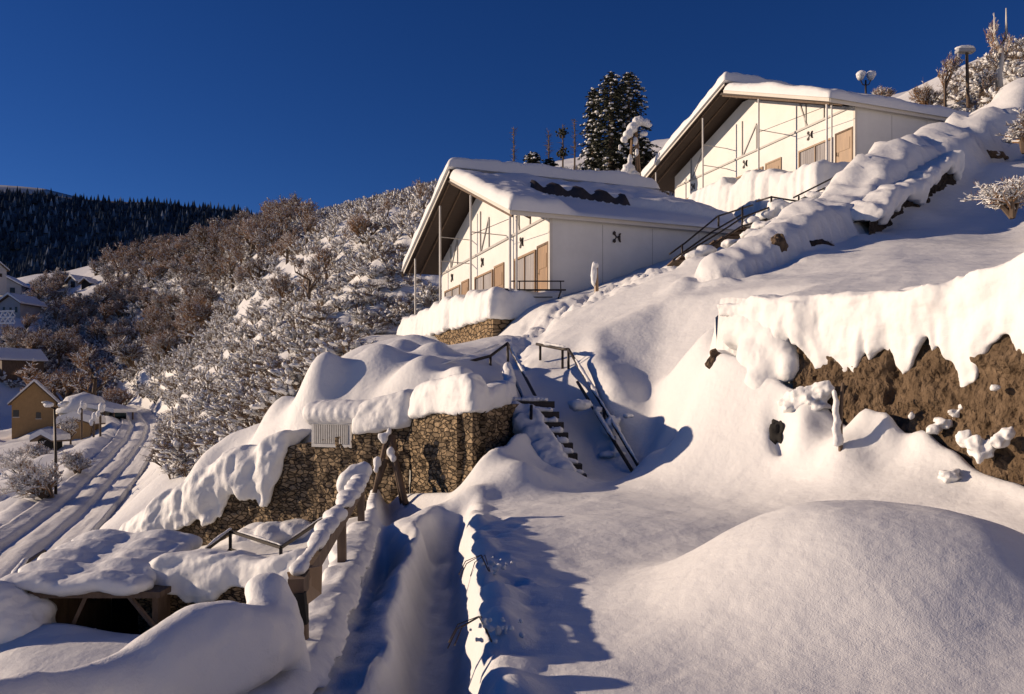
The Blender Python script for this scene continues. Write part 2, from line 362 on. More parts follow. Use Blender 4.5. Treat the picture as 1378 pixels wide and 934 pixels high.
# far ground
w(-200,60,-14); w(-200,180,2); w(-260,300,30); w(-150,330,47); w(-60,300,68); w(0,200,58); w(60,200,62); w(120,120,62); w(-450,100,-10); w(-450,500,20); w(-100,600,20); w(150,600,90); w(300,300,110); w(300,-60,90); w(-450,-60,-20); w(0,320,70)
w(-60,-60,-15); w(0,-60,-1); w(90,-60,35)

pts = []
for p in S:
    if all((p[0]-q[0])**2+(p[1]-q[1])**2 > .02 for q in pts): pts.append(p)
res = delaunay_2d_cdt([Vector(p[:2]) for p in pts], [], [], 0, 1e-4)
Vd = np.array([tuple(v) for v in res[0]]); Zd = np.array([pts[o[0]][2] for o in res[3]])
def axis(lo, hi, a0, a1, h0, g):
    out = list(np.arange(a0, a1, h0)); s = h0; x = out[-1]
    while x < hi: s *= g; x += s; out.append(x)
    s = h0; x = a0; left = []
    while x > lo: s *= g; x -= s; left.append(x)
    return np.array(left[::-1]+out)
GX = axis(-440, 290, -2.6, 6.9, .055, 1.023)
GY = axis(-55, 590, 3.2, 17.5, .065, 1.018)
nx, ny = len(GX), len(GY)
Z = np.zeros((nx, ny)); Z[:] = np.nan
for t in res[2]:
    A, B, C = Vd[list(t)]; za, zb, zc = Zd[list(t)]
    lo = np.minimum(np.minimum(A, B), C); hi = np.maximum(np.maximum(A, B), C)
    i0, i1 = np.searchsorted(GX, [lo[0]-1e-6, hi[0]+1e-6]); j0, j1 = np.searchsorted(GY, [lo[1]-1e-6, hi[1]+1e-6])
    if i1 <= i0 or j1 <= j0: continue
    x = GX[i0:i1][:, None]; y = GY[j0:j1][None, :]
    d = (B[1]-C[1])*(A[0]-C[0])+(C[0]-B[0])*(A[1]-C[1])
    if abs(d) < 1e-9: continue
    l1 = ((B[1]-C[1])*(x-C[0])+(C[0]-B[0])*(y-C[1]))/d; l2 = ((C[1]-A[1])*(x-C[0])+(A[0]-C[0])*(y-C[1]))/d; l3 = 1-l1-l2
    m_ = (l1 >= -1e-6) & (l2 >= -1e-6) & (l3 >= -1e-6)
    Z[i0:i1, j0:j1] = np.where(m_, l1*za+l2*zb+l3*zc, Z[i0:i1, j0:j1])
Z = np.where(np.isnan(Z), 0, Z)
def blur(Z, n):
    for _ in range(n):
        Zp = np.pad(Z, ((1,1),(0,0)), 'edge'); Z = (Zp[:-2]+2*Zp[1:-1]+Zp[2:])/4
        Zp = np.pad(Z, ((0,0),(1,1)), 'edge'); Z = (Zp[:, :-2]+2*Zp[:, 1:-1]+Zp[:, 2:])/4
    return Z
X2, Y2 = np.meshgrid(GX, GY, indexing='ij')
dist = np.hypot(X2, Y2)
Za = blur(Z, 14); Zb = blur(Za, 80)
near = (sstep(-3.2,-1.5,X2)*(1-sstep(6.5,8.5,X2))*(1-sstep(16,22,Y2)))
# smooth more where the ground is open, less along walls and cliffs
open_ = sstep(-1.2,-.6,X2)*(1-sstep(3.6,4.4,X2))*(1-sstep(13.0,13.8,Y2))
Z = Za*(1-near)+(Za*.55+Zb*.45)*near; Z = Z*(1-open_)+blur(Zb,60)*open_
wf = sstep(30, 60, dist); Z = Z*(1-wf)+blur(Za, 10)*wf
def G(x, y, sx, sy=None, rot=0, p=1):
    sy = sy or sx; c, s = math.cos(rot), math.sin(rot)
    u = ((X2-x)*c+(Y2-y)*s)/sx; v = (-(X2-x)*s+(Y2-y)*c)/sy
    return np.exp(-((u*u+v*v)**p))
def seg_d(path):
    "distance from every grid node to a polyline and the parameter value along it"
    best = np.full(X2.shape, 1e9); val = np.zeros(X2.shape)
    for q in range(len(path)-1):
        A = np.array(path[q][:2]); B = np.array(path[q+1][:2]); AB = B-A; L2 = (AB**2).sum()
        t = np.clip(((X2-A[0])*AB[0]+(Y2-A[1])*AB[1])/L2, 0, 1)
        sd = ((X2-A[0]-t*AB[0])**2+(Y2-A[1]-t*AB[1])**2)**.5
        k = sd < best; best = np.where(k, sd, best); val = np.where(k, path[q][2]+(path[q+1][2]-path[q][2])*t, val)
    return best, val
# large drifts
Z += .80*G(2.8,6.0,1.5,1.45,0,1.5)                         # the big mound
Z += .10*G(1.6,9.5,1.6,1.1)+.10*G(-.1,8.2,.5,1.4)
# trodden trench and the lower strip left of it
def rough(mask, amp, fr, seed, o=4):
    global Z
    Z = Z+mask*amp*fbm(X2*fr, Y2*fr, 0, o, seed)
TP = [(-.25,-3,0),(-.35,2,0),(-.46,4.3,0),(-.62,6.4,0),(-.85,9.1,0),(-.95,11.2,0),(-.9,12.4,0)]
dT, _ = seg_d(TP)
wob = .075*fbm(X2*1.7, Y2*1.7, 0, 3, 5)+.02*fbm(X2*7, Y2*7, 0, 3, 6)
tr = 1-sstep(.12, .40, dT+wob)
Z -= tr*.62*(1-sstep(11.2,12.6,Y2))
Z += .10*np.exp(-((dT-.45)/.14)**2)*(1-sstep(11,13,Y2))*(X2 > -.9+0*Y2)*(.7+.8*fbm(X2*3, Y2*3, 0, 3, 8))
st = sstep(-1.55,-1.2,X2)*(1-sstep(-1.15,-.85,X2+.08*(Y2-4)))*(1-sstep(9.5,12.5,Y2))
Z += (1-sstep(.2,.35,dT))*.06*fbm(X2*4.5, Y2*3.2, 0, 3, 41)
rut,_ = seg_d([(-1.22,3,0),(-1.32,6,0),(-1.5,9,0),(-1.7,11,0)])
rough(sstep(-2.0,-1.5,X2)*(1-sstep(-1.0,-.85,X2))*(1-sstep(11,13,Y2))*sstep(2,3,Y2), .09, 1.6, 72); Z -= .05*np.exp(-(rut/.09)**2)*(.5+.8*vn(X2*2,Y2*3,0,55))
# churned snow: footprints on the trench edge, trampled patches
def rough(mask, amp, fr, seed, o=4): 
    global Z
    Z = Z+mask*amp*fbm(X2*fr, Y2*fr, 0, o, seed)
rough(G(.0,6.2,.28,1.4)+G(-.2,9,.3,1.5), .09, 5, 1)
rough(sstep(.25,.45,dT)*(1-sstep(.5,.8,dT)), .05, 3, 71)
rough(G(4.0,29,4.2,2.2,.2), .45, 1.6, 2); rough(G(7.5,31,3,2,.3), .35, 1.7, 3); rough(G(2.2,27.5,2.5,1.6,.6), .25, 2.2, 33)
tp,_ = seg_d([(0,19.5,0),(.2,22,0),(.9,26,0),(2.2,29.5,0),(3.5,31,0)])
Z -= np.exp(-(tp/.55)**2)*(.30+.25*fbm(X2*2, Y2*2, 0, 3, 4))
# bank: little cones and humps in front of the cliff
for (px,py,D,s,h) in ((1195,575,10.7,.22,.36),(1130,600,10.9,.42,.35),(1250,585,10.35,.28,.40),(1165,598,11.0,.3,.45),(1300,605,9.9,.22,.30),(1045,560,12.4,.35,.25),(1085,540,12.0,.42,.48),(1120,525,12.0,.30,.50),(1075,600,11.6,.32,.35)):
    v = W(px,py,D); Z += h*G(v.x, v.y, s*.8, s*1.0, 0, .9)
v = W(1050,590,12.0); Z -= .35*G(v.x, v.y, .12, .35)
v = W(1010,500,13.3); Z += .35*G(v.x, v.y, .45, .8, .5)
# mound at the stair foot
Z += .36*G(.15,13.3,.62,.5)+.22*G(.95,14.0,.42,.45)+.22*G(2.55,14.4,.35,.4)+.18*G(-.6,12.7,.35,.3)
# snow lumps along the planted wall beside the upper stairs
rdg = [tuple(W(*p)) for p in ((975,392,22.2),(1012,374,22.8),(1060,346,24),(1110,318,25.5),(1155,290,27.3),(1200,262,29.2),(1245,238,31),(1285,215,32.5),(1330,200,34),(1385,185,35.5))]
dG, tG = seg_d([(p[0],p[1],i) for i,p in enumerate(rdg)])
sgn = vn(X2*.0+tG*1.3, tG*0, 0, 61)
wid = (.75+.12*tG)*(1+.22*fbm(tG*1.4, tG*0+2, 0, 3, 62)+.10*fbm(X2*1.2,Y2*1.2,0,3,63))
hgt = (.55+.13*tG)*(1+.45*fbm(tG*.8, tG*0+5, 0, 2, 64)+.3*fbm(X2*.7,Y2*.7,0,3,66)+.16*fbm(X2*2.1,Y2*2.1,0,3,67)+.16*fbm(X2*.9,Y2*.9,0,3,65))
Z += hgt*np.clip(1-(dG/wid)**3.2, 0, 1)**.36
Z += .35*np.clip(fbm(X2*.9,Y2*.9,0,3,77),0,1)*np.exp(-(dG/1.6)**4)
for (px,py,D,s,h) in ((1350,240,30,1.8,.7),(1250,255,28.5,1.5,.35),(1210,290,26.5,1.1,.4)):
    v = W(px,py,D); Z += h*G(v.x, v.y, s, s*.9, .3)
# terrace A lumps
for (px,py,D,s,h) in ((430,500,18.3,.55,.75),(500,490,18.6,.7,.45),(560,500,17.3,.6,.35),(620,485,16.4,.5,.3),(670,500,15.4,.3,.3),(520,462,21,.9,.45),(585,470,19.5,.5,.35),(330,590,20.5,.7,.5),(290,630,20.5,.6,.5),(260,655,20,.5,.4),(370,555,19.5,.5,.5),(240,640,24,1,.5)):
    v = W(px,py,D); Z += h*G(v.x, v.y, s, s, 0, 1.2)
# natural unevenness growing with the scale of the slope
nv = fbm(X2*.5, Y2*.5, 0, 4, 11)
Z += nv*.07*(1-open_*.5)*sstep(3,8,dist)
Z += fbm(X2*.16, Y2*.16, 0, 4, 12)*.45*sstep(18,45,dist)*(1-.75*G(9,30,12,10,0,2))
_lx = (X2-1.6)*.9365+(Y2-33)*.3505; _ly = -(X2-1.6)*.3505+(Y2-33)*.9365
bush = (1-sstep(-9,-6,_lx)*(1-sstep(19,23,_ly)))*sstep(20,40,Y2)*(1-sstep(-6,-1,X2+0.08*(Y2-30)))*sstep(26,40,dist)
Z += bush*(fbm(X2*.35, Y2*.35, 0, 4, 13)*.9+fbm(X2*1.1, Y2*1.1, 0, 3, 14)*.35)
Z += fbm(X2*2.2, Y2*2.2, 0, 3, 15)*.018*sstep(2,6,dist)
# retaining edges: crisp steps in the ground
def edge(path, wt=.8, wl=.8, side=1):
    "path (x, y, top, foot); the low side lies right of the direction of travel (side=1)"
    global Z
    best = np.full(X2.shape, 1e9); zt = np.zeros(X2.shape); zl = np.zeros(X2.shape); sg = np.zeros(X2.shape); acr = np.zeros(X2.shape)
    n_ = len(path)-1
    for q in range(n_):
        A = np.array(path[q]); B = np.array(path[q+1]); AB = (B-A)[:2]; L2 = (AB**2).sum()
        tr_ = ((X2-A[0])*AB[0]+(Y2-A[1])*AB[1])/L2; t = np.clip(tr_, 0, 1)
        ddx = X2-A[0]-t*AB[0]; ddy = Y2-A[1]-t*AB[1]; sd = np.hypot(ddx, ddy); cr = (AB[0]*(Y2-A[1])-AB[1]*(X2-A[0]))/math.sqrt(L2)
        k = (sd < best-1e-6) | ((np.abs(sd-best) <= 1e-6) & (np.abs(cr) > acr)); acr = np.where(k, np.abs(cr), acr)
        best = np.where(k, sd, best); zt = np.where(k, A[2]+(B[2]-A[2])*t, zt); zl = np.where(k, A[3]+(B[3]-A[3])*t, zl); sg = np.where(k, np.sign(cr), sg)
    low = (sg*side) < 0
    kt = (1-sstep(wt*.35, wt, best))*(~low); kl = (1-sstep(wl*.35, wl, best))*low
    Z = Z*(1-kt-kl)+zt*kt+zl*kl
WA = [(.20,17.0,-.05,-.9),(-.17,15.95,-.15,-1.6),(-.70,14.3,-.21,-1.95),(-1.95,15.85,-.50,-2.0),(-2.5,16.03,-.62,-2.4),(-4.66,17.0,-1.04,-2.8),(-7.5,18.1,-2.5,-3.5),(-9.5,19.2,-3.6,-4.3)]
edge(WA, .9, .7, -1)
PE = [(-1.42,-3,-1.70,-3.6),(-1.44,5.0,-1.70,-3.6),(-1.7,7.5,-1.72,-2.7),(-2.05,10.5,-1.74,-2.15),(-2.75,15.3,-1.8,-2.4)]
edge(PE, .4, 1.2, -1)
BE = [(-4.1,13.3,-3.18,-4.4),(-6.65,14.1,-3.25,-4.6),(-7.1,16.4,-3.4,-3.9)]
edge([(-3.0,12.7,-3.1,-4.2)]+BE, .8, .8, -1)
# floor of the shed
k = sstep(-8.3,-8.1,X2)*(1-sstep(-5.7,-5.5,X2))*sstep(12.9,13.1,Y2)*(1-sstep(15.6,15.9,Y2)); Z = Z*(1-k)+np.minimum(Z,-5.0)*k
CE = [(3.8,14.2,1.0,.85),(4.0,13.6,.9,.6),(4.38,12.75,.75,.25),(4.78,12.2,.68,-.35),(5.1,11.6,.62,-.5),(5.42,11.1,.55,-.6),(5.62,10.5,.6,-.72),(5.82,9.9,.62,-1.0),(6.0,8.9,.72,-1.25),(6.15,7.5,.9,-1.35),(6.4,5.6,1.0,-1.2),(6.9,4.0,1.1,-.6),(7.6,2.6,1.1,.6)]
edge([(p[0]+.10,p[1]+.04,p[2]+.80,p[3]) for p in CE], .7, .5, 1)
# road bench
RW = [tuple(W(*p)) for p in RD]
rq, _t = resample(RW, 1.0)
for _ in range(6): rq[1:-1] = (rq[:-2]+2*rq[1:-1]+rq[2:])/4
dR, zR = seg_d([tuple(p) for p in rq])
k = 1-sstep(2.3, 4.6, dR); Z = Z*(1-k)+(zR-.35)*k
Z += .45*np.exp(-((dR-3.1)/.6)**2)*(1+.7*fbm(X2*.5, Y2*.5, 0, 3, 21))
# cabins stand on level cuts: keep the ground under their floors
for C in (C1, C2):
    lx = (X2-C[0])*.9365+(Y2-C[1])*.3505; ly = -(X2-C[0])*.3505+(Y2-C[1])*.9365
    k = sstep(-2.3,-1.9,lx)*(1-sstep(9,9.3,lx))*sstep(.1,.4,ly)*(1-sstep(17.2,17.8,ly))
    Z = Z*(1-k)+np.minimum(Z, C[2]-.5)*k
def H(x, y):
    i = int(np.clip(np.searchsorted(GX, x)-1, 0, nx-2)); j = int(np.clip(np.searchsorted(GY, y)-1, 0, ny-2))
    u = (x-GX[i])/(GX[i+1]-GX[i]); v = (y-GY[j])/(GY[j+1]-GY[j])
    return float((Z[i,j]*(1-u)+Z[i+1,j]*u)*(1-v)+(Z[i,j+1]*(1-u)+Z[i+1,j+1]*u)*v)
def cast(px, py, D0=15, D1=400):
    "where the line of sight through a surveyed pixel meets the ground"
    D = D0
    while D < D1:
        p = W(px, py, D)
        if p.z < H(p.x, p.y): return Vector((p.x, p.y, H(p.x, p.y)))
        D *= 1.004
    return None
gnd = np_mesh('snow_ground', np.stack([X2, Y2, Z], -1).reshape(-1, 3), grid_faces(nx, ny)[:, ::-1], M['snow'])
tag(gnd, 'deep fresh snow covering the terrace and the whole hillside', kind='structure')
# road sheet with wheel ruts
n = len(rq); T = np.gradient(rq[:, :2], axis=0); T /= np.linalg.norm(T, axis=1)[:, None]; O = np.stack([T[:, 1], -T[:, 0]], 1)
cs = np.linspace(-2.3, 2.3, 41); L = np.arange(n)*1.0
V = np.zeros((n, len(cs), 3))
for i_, c in enumerate(cs):
    wv = .12*vn(L*.11, L*0+3, 0, 9)
    ru = sum(-dp*np.exp(-((c+wv-x0)/.24)**2) for x0, dp in ((-.95,.24),(-.55,.10),(.75,.26),(1.15,.10)))
    z = rq[:, 2]-.12+ru+.10*fbm(L*.6, L*0+c*2, 0, 4, 6)+.16*abs(c/2.3)**4
    if abs(c) > 2.25: z = z-.5
    V[:, i_, 0] = rq[:, 0]+O[:, 0]*c; V[:, i_, 1] = rq[:, 1]+O[:, 1]*c; V[:, i_, 2] = z
tag(np_mesh('road', V.reshape(-1, 3), grid_faces(n, len(cs)), M['road_snow']), 'snow covered road with wheel ruts curving through the valley', kind='structure')
# ---------------------------------------------------------------- cabins (local frame: x into the hill, y along the front, z up from the floor)
FW, DP, EV, AP = 17.0, 9.6, 3.26, 6.85     # front length, depth, eave and apex heights
AY = 8.9; OV = 1.85; YL = 18.8              # ridge position, overhang, left eave
def roof_z(y): return EV+(AP-EV)*(y/AY) if y <= AY else AP-(AP-EV)*(y-AY)/(YL-AY)*.93
def make_cabin(label, C, vents, idx):
    c = empty('cabin', C, R(20.52)); tag(c, label, 'cabin', 'white cabins with dark gabled overhangs')
    # walls
    m = MB(); n = 24
    pr = [(-.0, -.9), (FW, -.9)]+[(FW-FW*i/n, roof_z(FW-FW*i/n)-.1) for i in range(n+1)]
    m.poly_prism([(0, y, z) for y, z in pr], (.12, 0, 0)); recalc(m.build('front_wall', M['white_wall'], c))
    m = MB(); m.box((.12, 0, -.9), (DP, .12, EV-.05)); m.build('side_wall', M['white_wall'], c)
    m = MB(); m.box((.12, FW-.12, -.9), (DP, FW, roof_z(FW)-.12)); m.build('side_wall', M['white_wall'], c)
    m = MB(); m.poly_prism([(DP-.12, y, z) for y, z in pr], (.12, 0, 0)); recalc(m.build('rear_wall', M['white_wall'], c))
    # beam across the front and little gable struts
    m = MB(); m.box((-.07, .02, EV-.06), (-.003, FW-.3, EV+.05)); m.build('beam', M['beam'], c)
    for u in (0, 5.65, 11.3):
        for (y0, z0, y1, z1) in ((u+2.2, EV+.05, u+2.2, min(EV+1.5, roof_z(u+2.2)-.1)), (u+3.6, EV+.05, u+3.6, min(EV+2.2, roof_z(u+3.6)-.1)), (u+3.5, EV+.05, u+2.2 if u else 4.1, min(EV+1.6, roof_z(max(u+2.2, 4.1 if not u else 0))-.1))):
            m = MB(); m.bar((-.035, y0, z0), (-.035, y1, z1), .07, .05, up=(1,0,0)); m.build('gable_strut', M['beam'], c)
    for x in (2.45, 4.9, 7.3):
        m = MB(); m.box((x-.012, -.009, -.9), (x+.012, -.002, EV-.2)); m.build('panel_joint', M['beam'], c)
    # corner trim
    m = MB(); m.box((-.05, -.05, -.9), (.08, .08, EV-.1)); m.build('corner_trim', M['cream'], c)
    # doors and windows
    for u, (d0, d1, w0, w1) in enumerate(((.18,1.28,1.55,4.15),(5.7,6.95,7.25,10.2),(11.4,12.6,13.0,16.2))):
        m = MB(); m.box((-.03, d0, 0), (-.004, d1, 2.1)); d = m.build('door', M['wood'], c)
        m = MB()
        m.box((-.06, d0-.08, 0), (-.004, d0-.003, 2.2)); m.box((-.06, d1+.003, 0), (-.004, d1+.08, 2.2)); m.box((-.06, d0, 2.103), (-.004, d1, 2.2)); m.build('door_frame', M['old_wood' if not u else 'wood'], d)
        m = MB(); m.box((-.05, d0+.15, 1.15), (-.033, d1-.15, 1.75)); m.build('door_panel', M['wood'], d)
        m = MB(); m.tube([(-.10, d1-.12, .95), (-.10, d1-.12, 1.15)], .018); m.box((-.10, d1-.13, .97), (-.033, d1-.11, .99)); m.build('handle', M['black_metal'], d)
        m = MB(); fr = []
        m.box((-.07, w0, 0), (-.004, w0+.09, 2.1)); m.box((-.07, w1-.09, 0), (-.004, w1, 2.1)); m.box((-.07, w0+.093, 2.0), (-.004, w1-.093, 2.1)); m.box((-.07, w0+.093, 0), (-.004, w1-.093, .1))
        mid = (w0+w1)/2; m.box((-.065, mid-.03, .103), (-.02, mid+.03, 1.997)); wn = m.build('window', M['wood'], c)
        # curtain with folds just behind the glass
        ny_ = 60; V = []; 
        for q in range(ny_+1):
            y = w0+.1+(w1-w0-.2)*q/ny_; x = -.012-.010*math.sin(q*1.55+u)*(1+.5*math.sin(q*.7))
            V += [(x, y, .11), (x, y, 1.99)]
        np_mesh('curtain', V, grid_faces(ny_+1, 2), M['curtain'], wn)
        # wall ornament: two dots and a crescent, the emblem of these cabins
        yo = u*5.7+3.3; ornament(c, lambda y, z, yo=yo: (-.035, yo+y, 2.72+z), (-1,0,0))
        m = MB(); m.box((-.30, w1+.12, 1.2), (-.26, w1+.16, 1.5))
    ornament(c, lambda y, z: (3.1 if idx == 0 else 5.2+.0, -.03, 2.72+z) if False else ((3.1 if idx == 0 else 5.6)-y*.9, -.035, 2.55+z), (0,-1,0))
    # deck, posts, ties
    m = MB(); m.box((-2.3, -.05, -.22), (-.003, FW+1, -.02)); m.build('deck', M['old_wood'], c)
    for y in (.05, 5.4, 10.9, 16.6):
        m = MB(); m.tube([(-1.78, y, -.05), (-1.78, y, roof_z(y)-.2)], .055, 10); m.build('roof_post', M['post'], c)
    m = MB(); m.tube([(-1.5, .02, -.05), (-1.5, .02, roof_z(0)-.15)], .045, 10); m.build('roof_post', M['post'], c)
    for y, z in ((5.4, 3.5), (10.9, 4.3), (10.9, 3.0)):
        m = MB(); m.tube([(-1.78, y, z), (-.0, y, z-.05)], .025, 6); m.build('tie_rod', M['post'], c)
    m = MB(); m.tube([(-1.78, .1, 3.0), (-1.78, 5.4, 3.35)], .014, 6); m.build('tie_rod', M['black_metal'], c)
    # roof: two slabs, the left one runs up past the ridge
    th = .14
    def slab(y0, z0, y1, z1, x0, x1, name, mm):
        m = MB(); m.poly_prism([(x0, y0, z0), (x0, y1, z1), (x0, y1, z1+th), (x0, y0, z0+th)], (x1-x0, 0, 0)); return recalc(m.build(name, mm, c))
    rr = slab(-.22, roof_z(0)-.12, AY+.25, AP-.02, -OV, DP+.5, 'roof', M['soffit'])
    rl = slab(AY-.55, AP+.28, YL, roof_z(YL)-.02, -OV-.12, DP+.5, 'roof', M['soffit'])
    # fascia boards
    for nm, par, a_, b_ in (('fascia', rr, (-.22, roof_z(0)-.14), (AY-.3, AP-.12)), ('fascia', rl, (AY-.55, AP+.25), (YL, roof_z(YL)-.05))):
        m = MB(); xo = -OV-.035 if par is rr else -OV-.155
        m.poly_prism([(xo, a_[0], a_[1]), (xo, b_[0], b_[1]), (xo, b_[0], b_[1]+.2), (xo, a_[0], a_[1]+.2)], (.03, 0, 0)); recalc(m.build(nm, M['cream'], par))
    m = MB(); m.box((-OV, -.26, roof_z(0)-.17), (DP+.5, -.223, roof_z(0)+.06)); m.build('fascia', M['cream'], rr)
    # rafters under the overhang
    for x in (-OV+.12, -.95):
        for (ya, za, yb, zb) in ((-.1, roof_z(0)-.13, AY, AP-.09), (AY+.1, AP+.10, YL-.1, roof_z(YL)-.05)):
            m = MB(); m.bar((x, ya, za-.06), (x, yb, zb-.06), .06, .10, up=(0,0,1)); m.build('rafter', M['old_wood'], c)
    # snow on the roof slabs: sheet with rounded rims, thick on the left slab
    def roof_snow(par, y0, z0, y1, z1, x0, x1, t0, seed, bare=None):
        nu, nv = 90, 70; V = np.zeros((nu, nv, 3)); 
        u = np.linspace(0, 1, nu)[:, None]; v = np.linspace(0, 1, nv)[None, :]
        # push samples to the rims so that they round off
        uu = .5-.5*np.cos(u*math.pi); uu = .5*uu+.5*u; vv = .5-.5*np.cos(v*math.pi); vv = .5*vv+.5*v
        x = x0+(x1-x0)*uu; y = y0+(y1-y0)*vv; zb = z0+(z1-z0)*vv
        ex = np.minimum(x-x0, x1-x)/.38; ey = np.minimum(abs(y-y0), abs(y1-y))/.38
        e = np.sqrt(np.clip(1-(1-np.clip(ex, 0, 1))**2, 0, 1))*np.sqrt(np.clip(1-(1-np.clip(ey, 0, 1))**2, 0, 1))
        tf = 1 if bare is None or idx else 1-.75*(1-sstep(-.06,.22,y+0*x-(5.15-.46*(x-1.0))))*sstep(.3,1.3,x+0*y)
        t = tf*t0*(1+.35*fbm(x*.5+0*y, y*.5+0*x, 0, 4, seed)+.10*fbm(x*2+0*y, y*2+0*x, 0, 3, seed+1))
        if bare is not None: t = t*(1-bare(x+0*y, y+0*x))
        z = zb+th+.006+t*e
        bulge = .10*(1-np.clip(ex, 0, 1))*np.sin(np.clip(e, 0, 1)*math.pi)
        V[..., 0] = x+0*y; V[..., 1] = y+0*x; V[..., 2] = z
        B = V.copy(); B[..., 2] = zb+th+.004
        nV = nu*nv; Fq = grid_faces(nu, nv); Fb = Fq[:, ::-1]+nV
        o = np_mesh('roof_snow', np.concatenate([V.reshape(-1,3), B.reshape(-1,3)]), np.concatenate([Fq, Fb]), M['snow_soft'], par)
        return o
    def bare(x, y):
        return 0*x+0*y
        s = (x+1.2)-(5.6-y)*0
        line = 4.3+.22*(x-1)   # slipped strip just under the ridge
        return (1-sstep(.0, .14, abs(y-(4.9-.40*(x-1.3)))-.75+.35*fbm(x*1.3, y*0, 0, 3, 3)))*sstep(.9, 1.4, x)*(1-sstep(5.6, 6.4, x))
    sn = roof_snow(rr, -.36, roof_z(0)-.15, AY-.4, AP-.14, -OV-.12, DP+.62, .55, 40+idx, bare)
    roof_snow(rl, AY-.75, AP+.34, YL+.14, roof_z(YL)-.04, -OV-.28, DP+.62, .82, 50+idx)
    if idx == 0:
        m = MB(); n_ = 40; V_ = []
        for q in range(n_+1):
            x = 1.0+4.6*q/n_; y = 5.08-.46*(x-1.0); hh = .60*min(1, q/3, (n_-q)/3)*(1+.25*math.sin(q*.7))
            zz_ = roof_z(y)+.12; V_ += [(x, y-.02, zz_), (x, y+.02, zz_+hh+.02), (x, y+.5, zz_+hh+.2)]
        recalc(np_mesh('slip_shade', V_, grid_faces(n_+1, 3), M['slip_shade_mat'], rr))  # raised dark strip paints the shade under the slid snow sheet
    return c
def ornament(c, f0, nrm):
    f = lambda y, z: f0(y*.72, z*.72)
    m = MB()
    for (y, z, r) in ((.16,.24,.10),(.16,-.22,.10),(-.12,.02,.05)):
        m.blob(f(y, z), tuple(r*(1 if abs(q) < .5 else .25) for q in nrm), 1, .3, 2, int(z*10))
    arc = [f(-.34+.13*math.cos(t), .26*math.sin(t)) for t in np.linspace(-1.5, 1.5, 9)]
    m.tube([f(-.21,.0), f(.0,.03), f(.16,.24)], [.02,.03,.03], 5); m.tube([f(.0,.03), f(.14,-.22)], .022, 5)
    m.tube(arc, [.02,.035,.05,.055,.055,.055,.05,.035,.02], 6)
    return m.build('wall_ornament', M['ornament'], c)
cab1 = make_cabin('nearer white cabin with curtained windows and a painted dark strip under its roof snow', C1, None, 0)
cab2 = make_cabin('farther and higher white cabin with one tan door above the drifts', C2, None, 1)
def to_world(C, p): q = cab(C, p[0], p[1]); return Vector((q[0], q[1], C[2]+p[2]))
# stone terraces in front of the cabins, thick snow hanging over their edges
def terrace(C, zt, zb, y1, label, slabel, idx):
    hi = 1.0 if idx else .35
    t = empty('stone_terrace', to_world(C, (-1.2, 8, zb)), 0); tag(t, label, 'terrace')
    bx = -2.62; ry = -.25
    a_ = [to_world(C, p)-t.location for p in ((bx, ry, 0), (bx, y1, 0), (-.02, y1, 0), (-.02, ry, 0))]
    m = MB(); P = []
    m.poly_prism([(p.x, p.y, zb+C[2]-t.location.z) for p in a_], (0, 0, zt-zb)); o = recalc(m.build('wall', M['stone_far'], t))
    pth = [tuple(to_world(C, (x, y, zt)))+(r_,) for x, y, r_ in ((.9, ry, 1.15), (bx+.3, ry, 1.15), (bx+.05, ry+.05, 1.15), (bx, ry+.3, 1.15), (bx, 1.6, 1.2), (bx, 3.6, 1.15+.9*hi), (bx, 12, 1.15+1.0*hi), (bx, y1, 1.15+.5*hi))]
    return t, pth
t1, p1 = terrace(C1, -1.05, -2.6, 17.6, 'low stone terrace carrying the front of the nearer cabin', '', 0)
s = drape('snow_cap', [p+(.12,) for p in p1], M['snow_soft'], None, inset=1.9, over=.20, rise=1.15, drop=.12, jag=.6, step=.12, seed=3, side=-1, ripple=.035, back=1.05, vox=.07)
s.parent = t1; s.matrix_parent_inverse = Matrix.Translation(-t1.location)
t2, p2 = terrace(C2, -1.0, -2.9, 17.6, 'stone terrace under the farther cabin, mostly buried in snow', '', 1)
s = drape('snow_cap', [p+(.9,) for p in p2], M['snow_soft'], None, inset=1.9, over=.28, rise=1.15, drop=.9, jag=.3, step=.12, seed=5, side=-1, ripple=.045, back=1.05, vox=.08)
s.parent = t2; s.matrix_parent_inverse = Matrix.Translation(-t2.location)
# snowed-in bench on the terrace end
b = empty('bench', to_world(C1, (-.6, -.35, .0))); tag(b, 'dark framed bench half buried in snow at the end of the nearer cabin', 'bench')
m = MB(); m.box((-.95,-.22,.02),(1.05,-.02,.07)); m.build('seat', M['black_metal'], b)
m = MB(); m.box((-1.3,.12,.42),(1.0,.16,.47)); m.build('backrest', M['black_metal'], b)
for x in (-.85, .85):
    m = MB(); m.bar((x,-.2,.02),(x+.18*(1 if x<0 else -1),-.1,-.5),.05); m.bar((x,-.0,.07),(x,.14,.45),.04); m.build('leg', M['black_metal'], b)
m = MB(); m.bar((-.6,-.12,-.25),(.5,-.12,-.25),.04); m.build('stretcher', M['black_metal'], b)
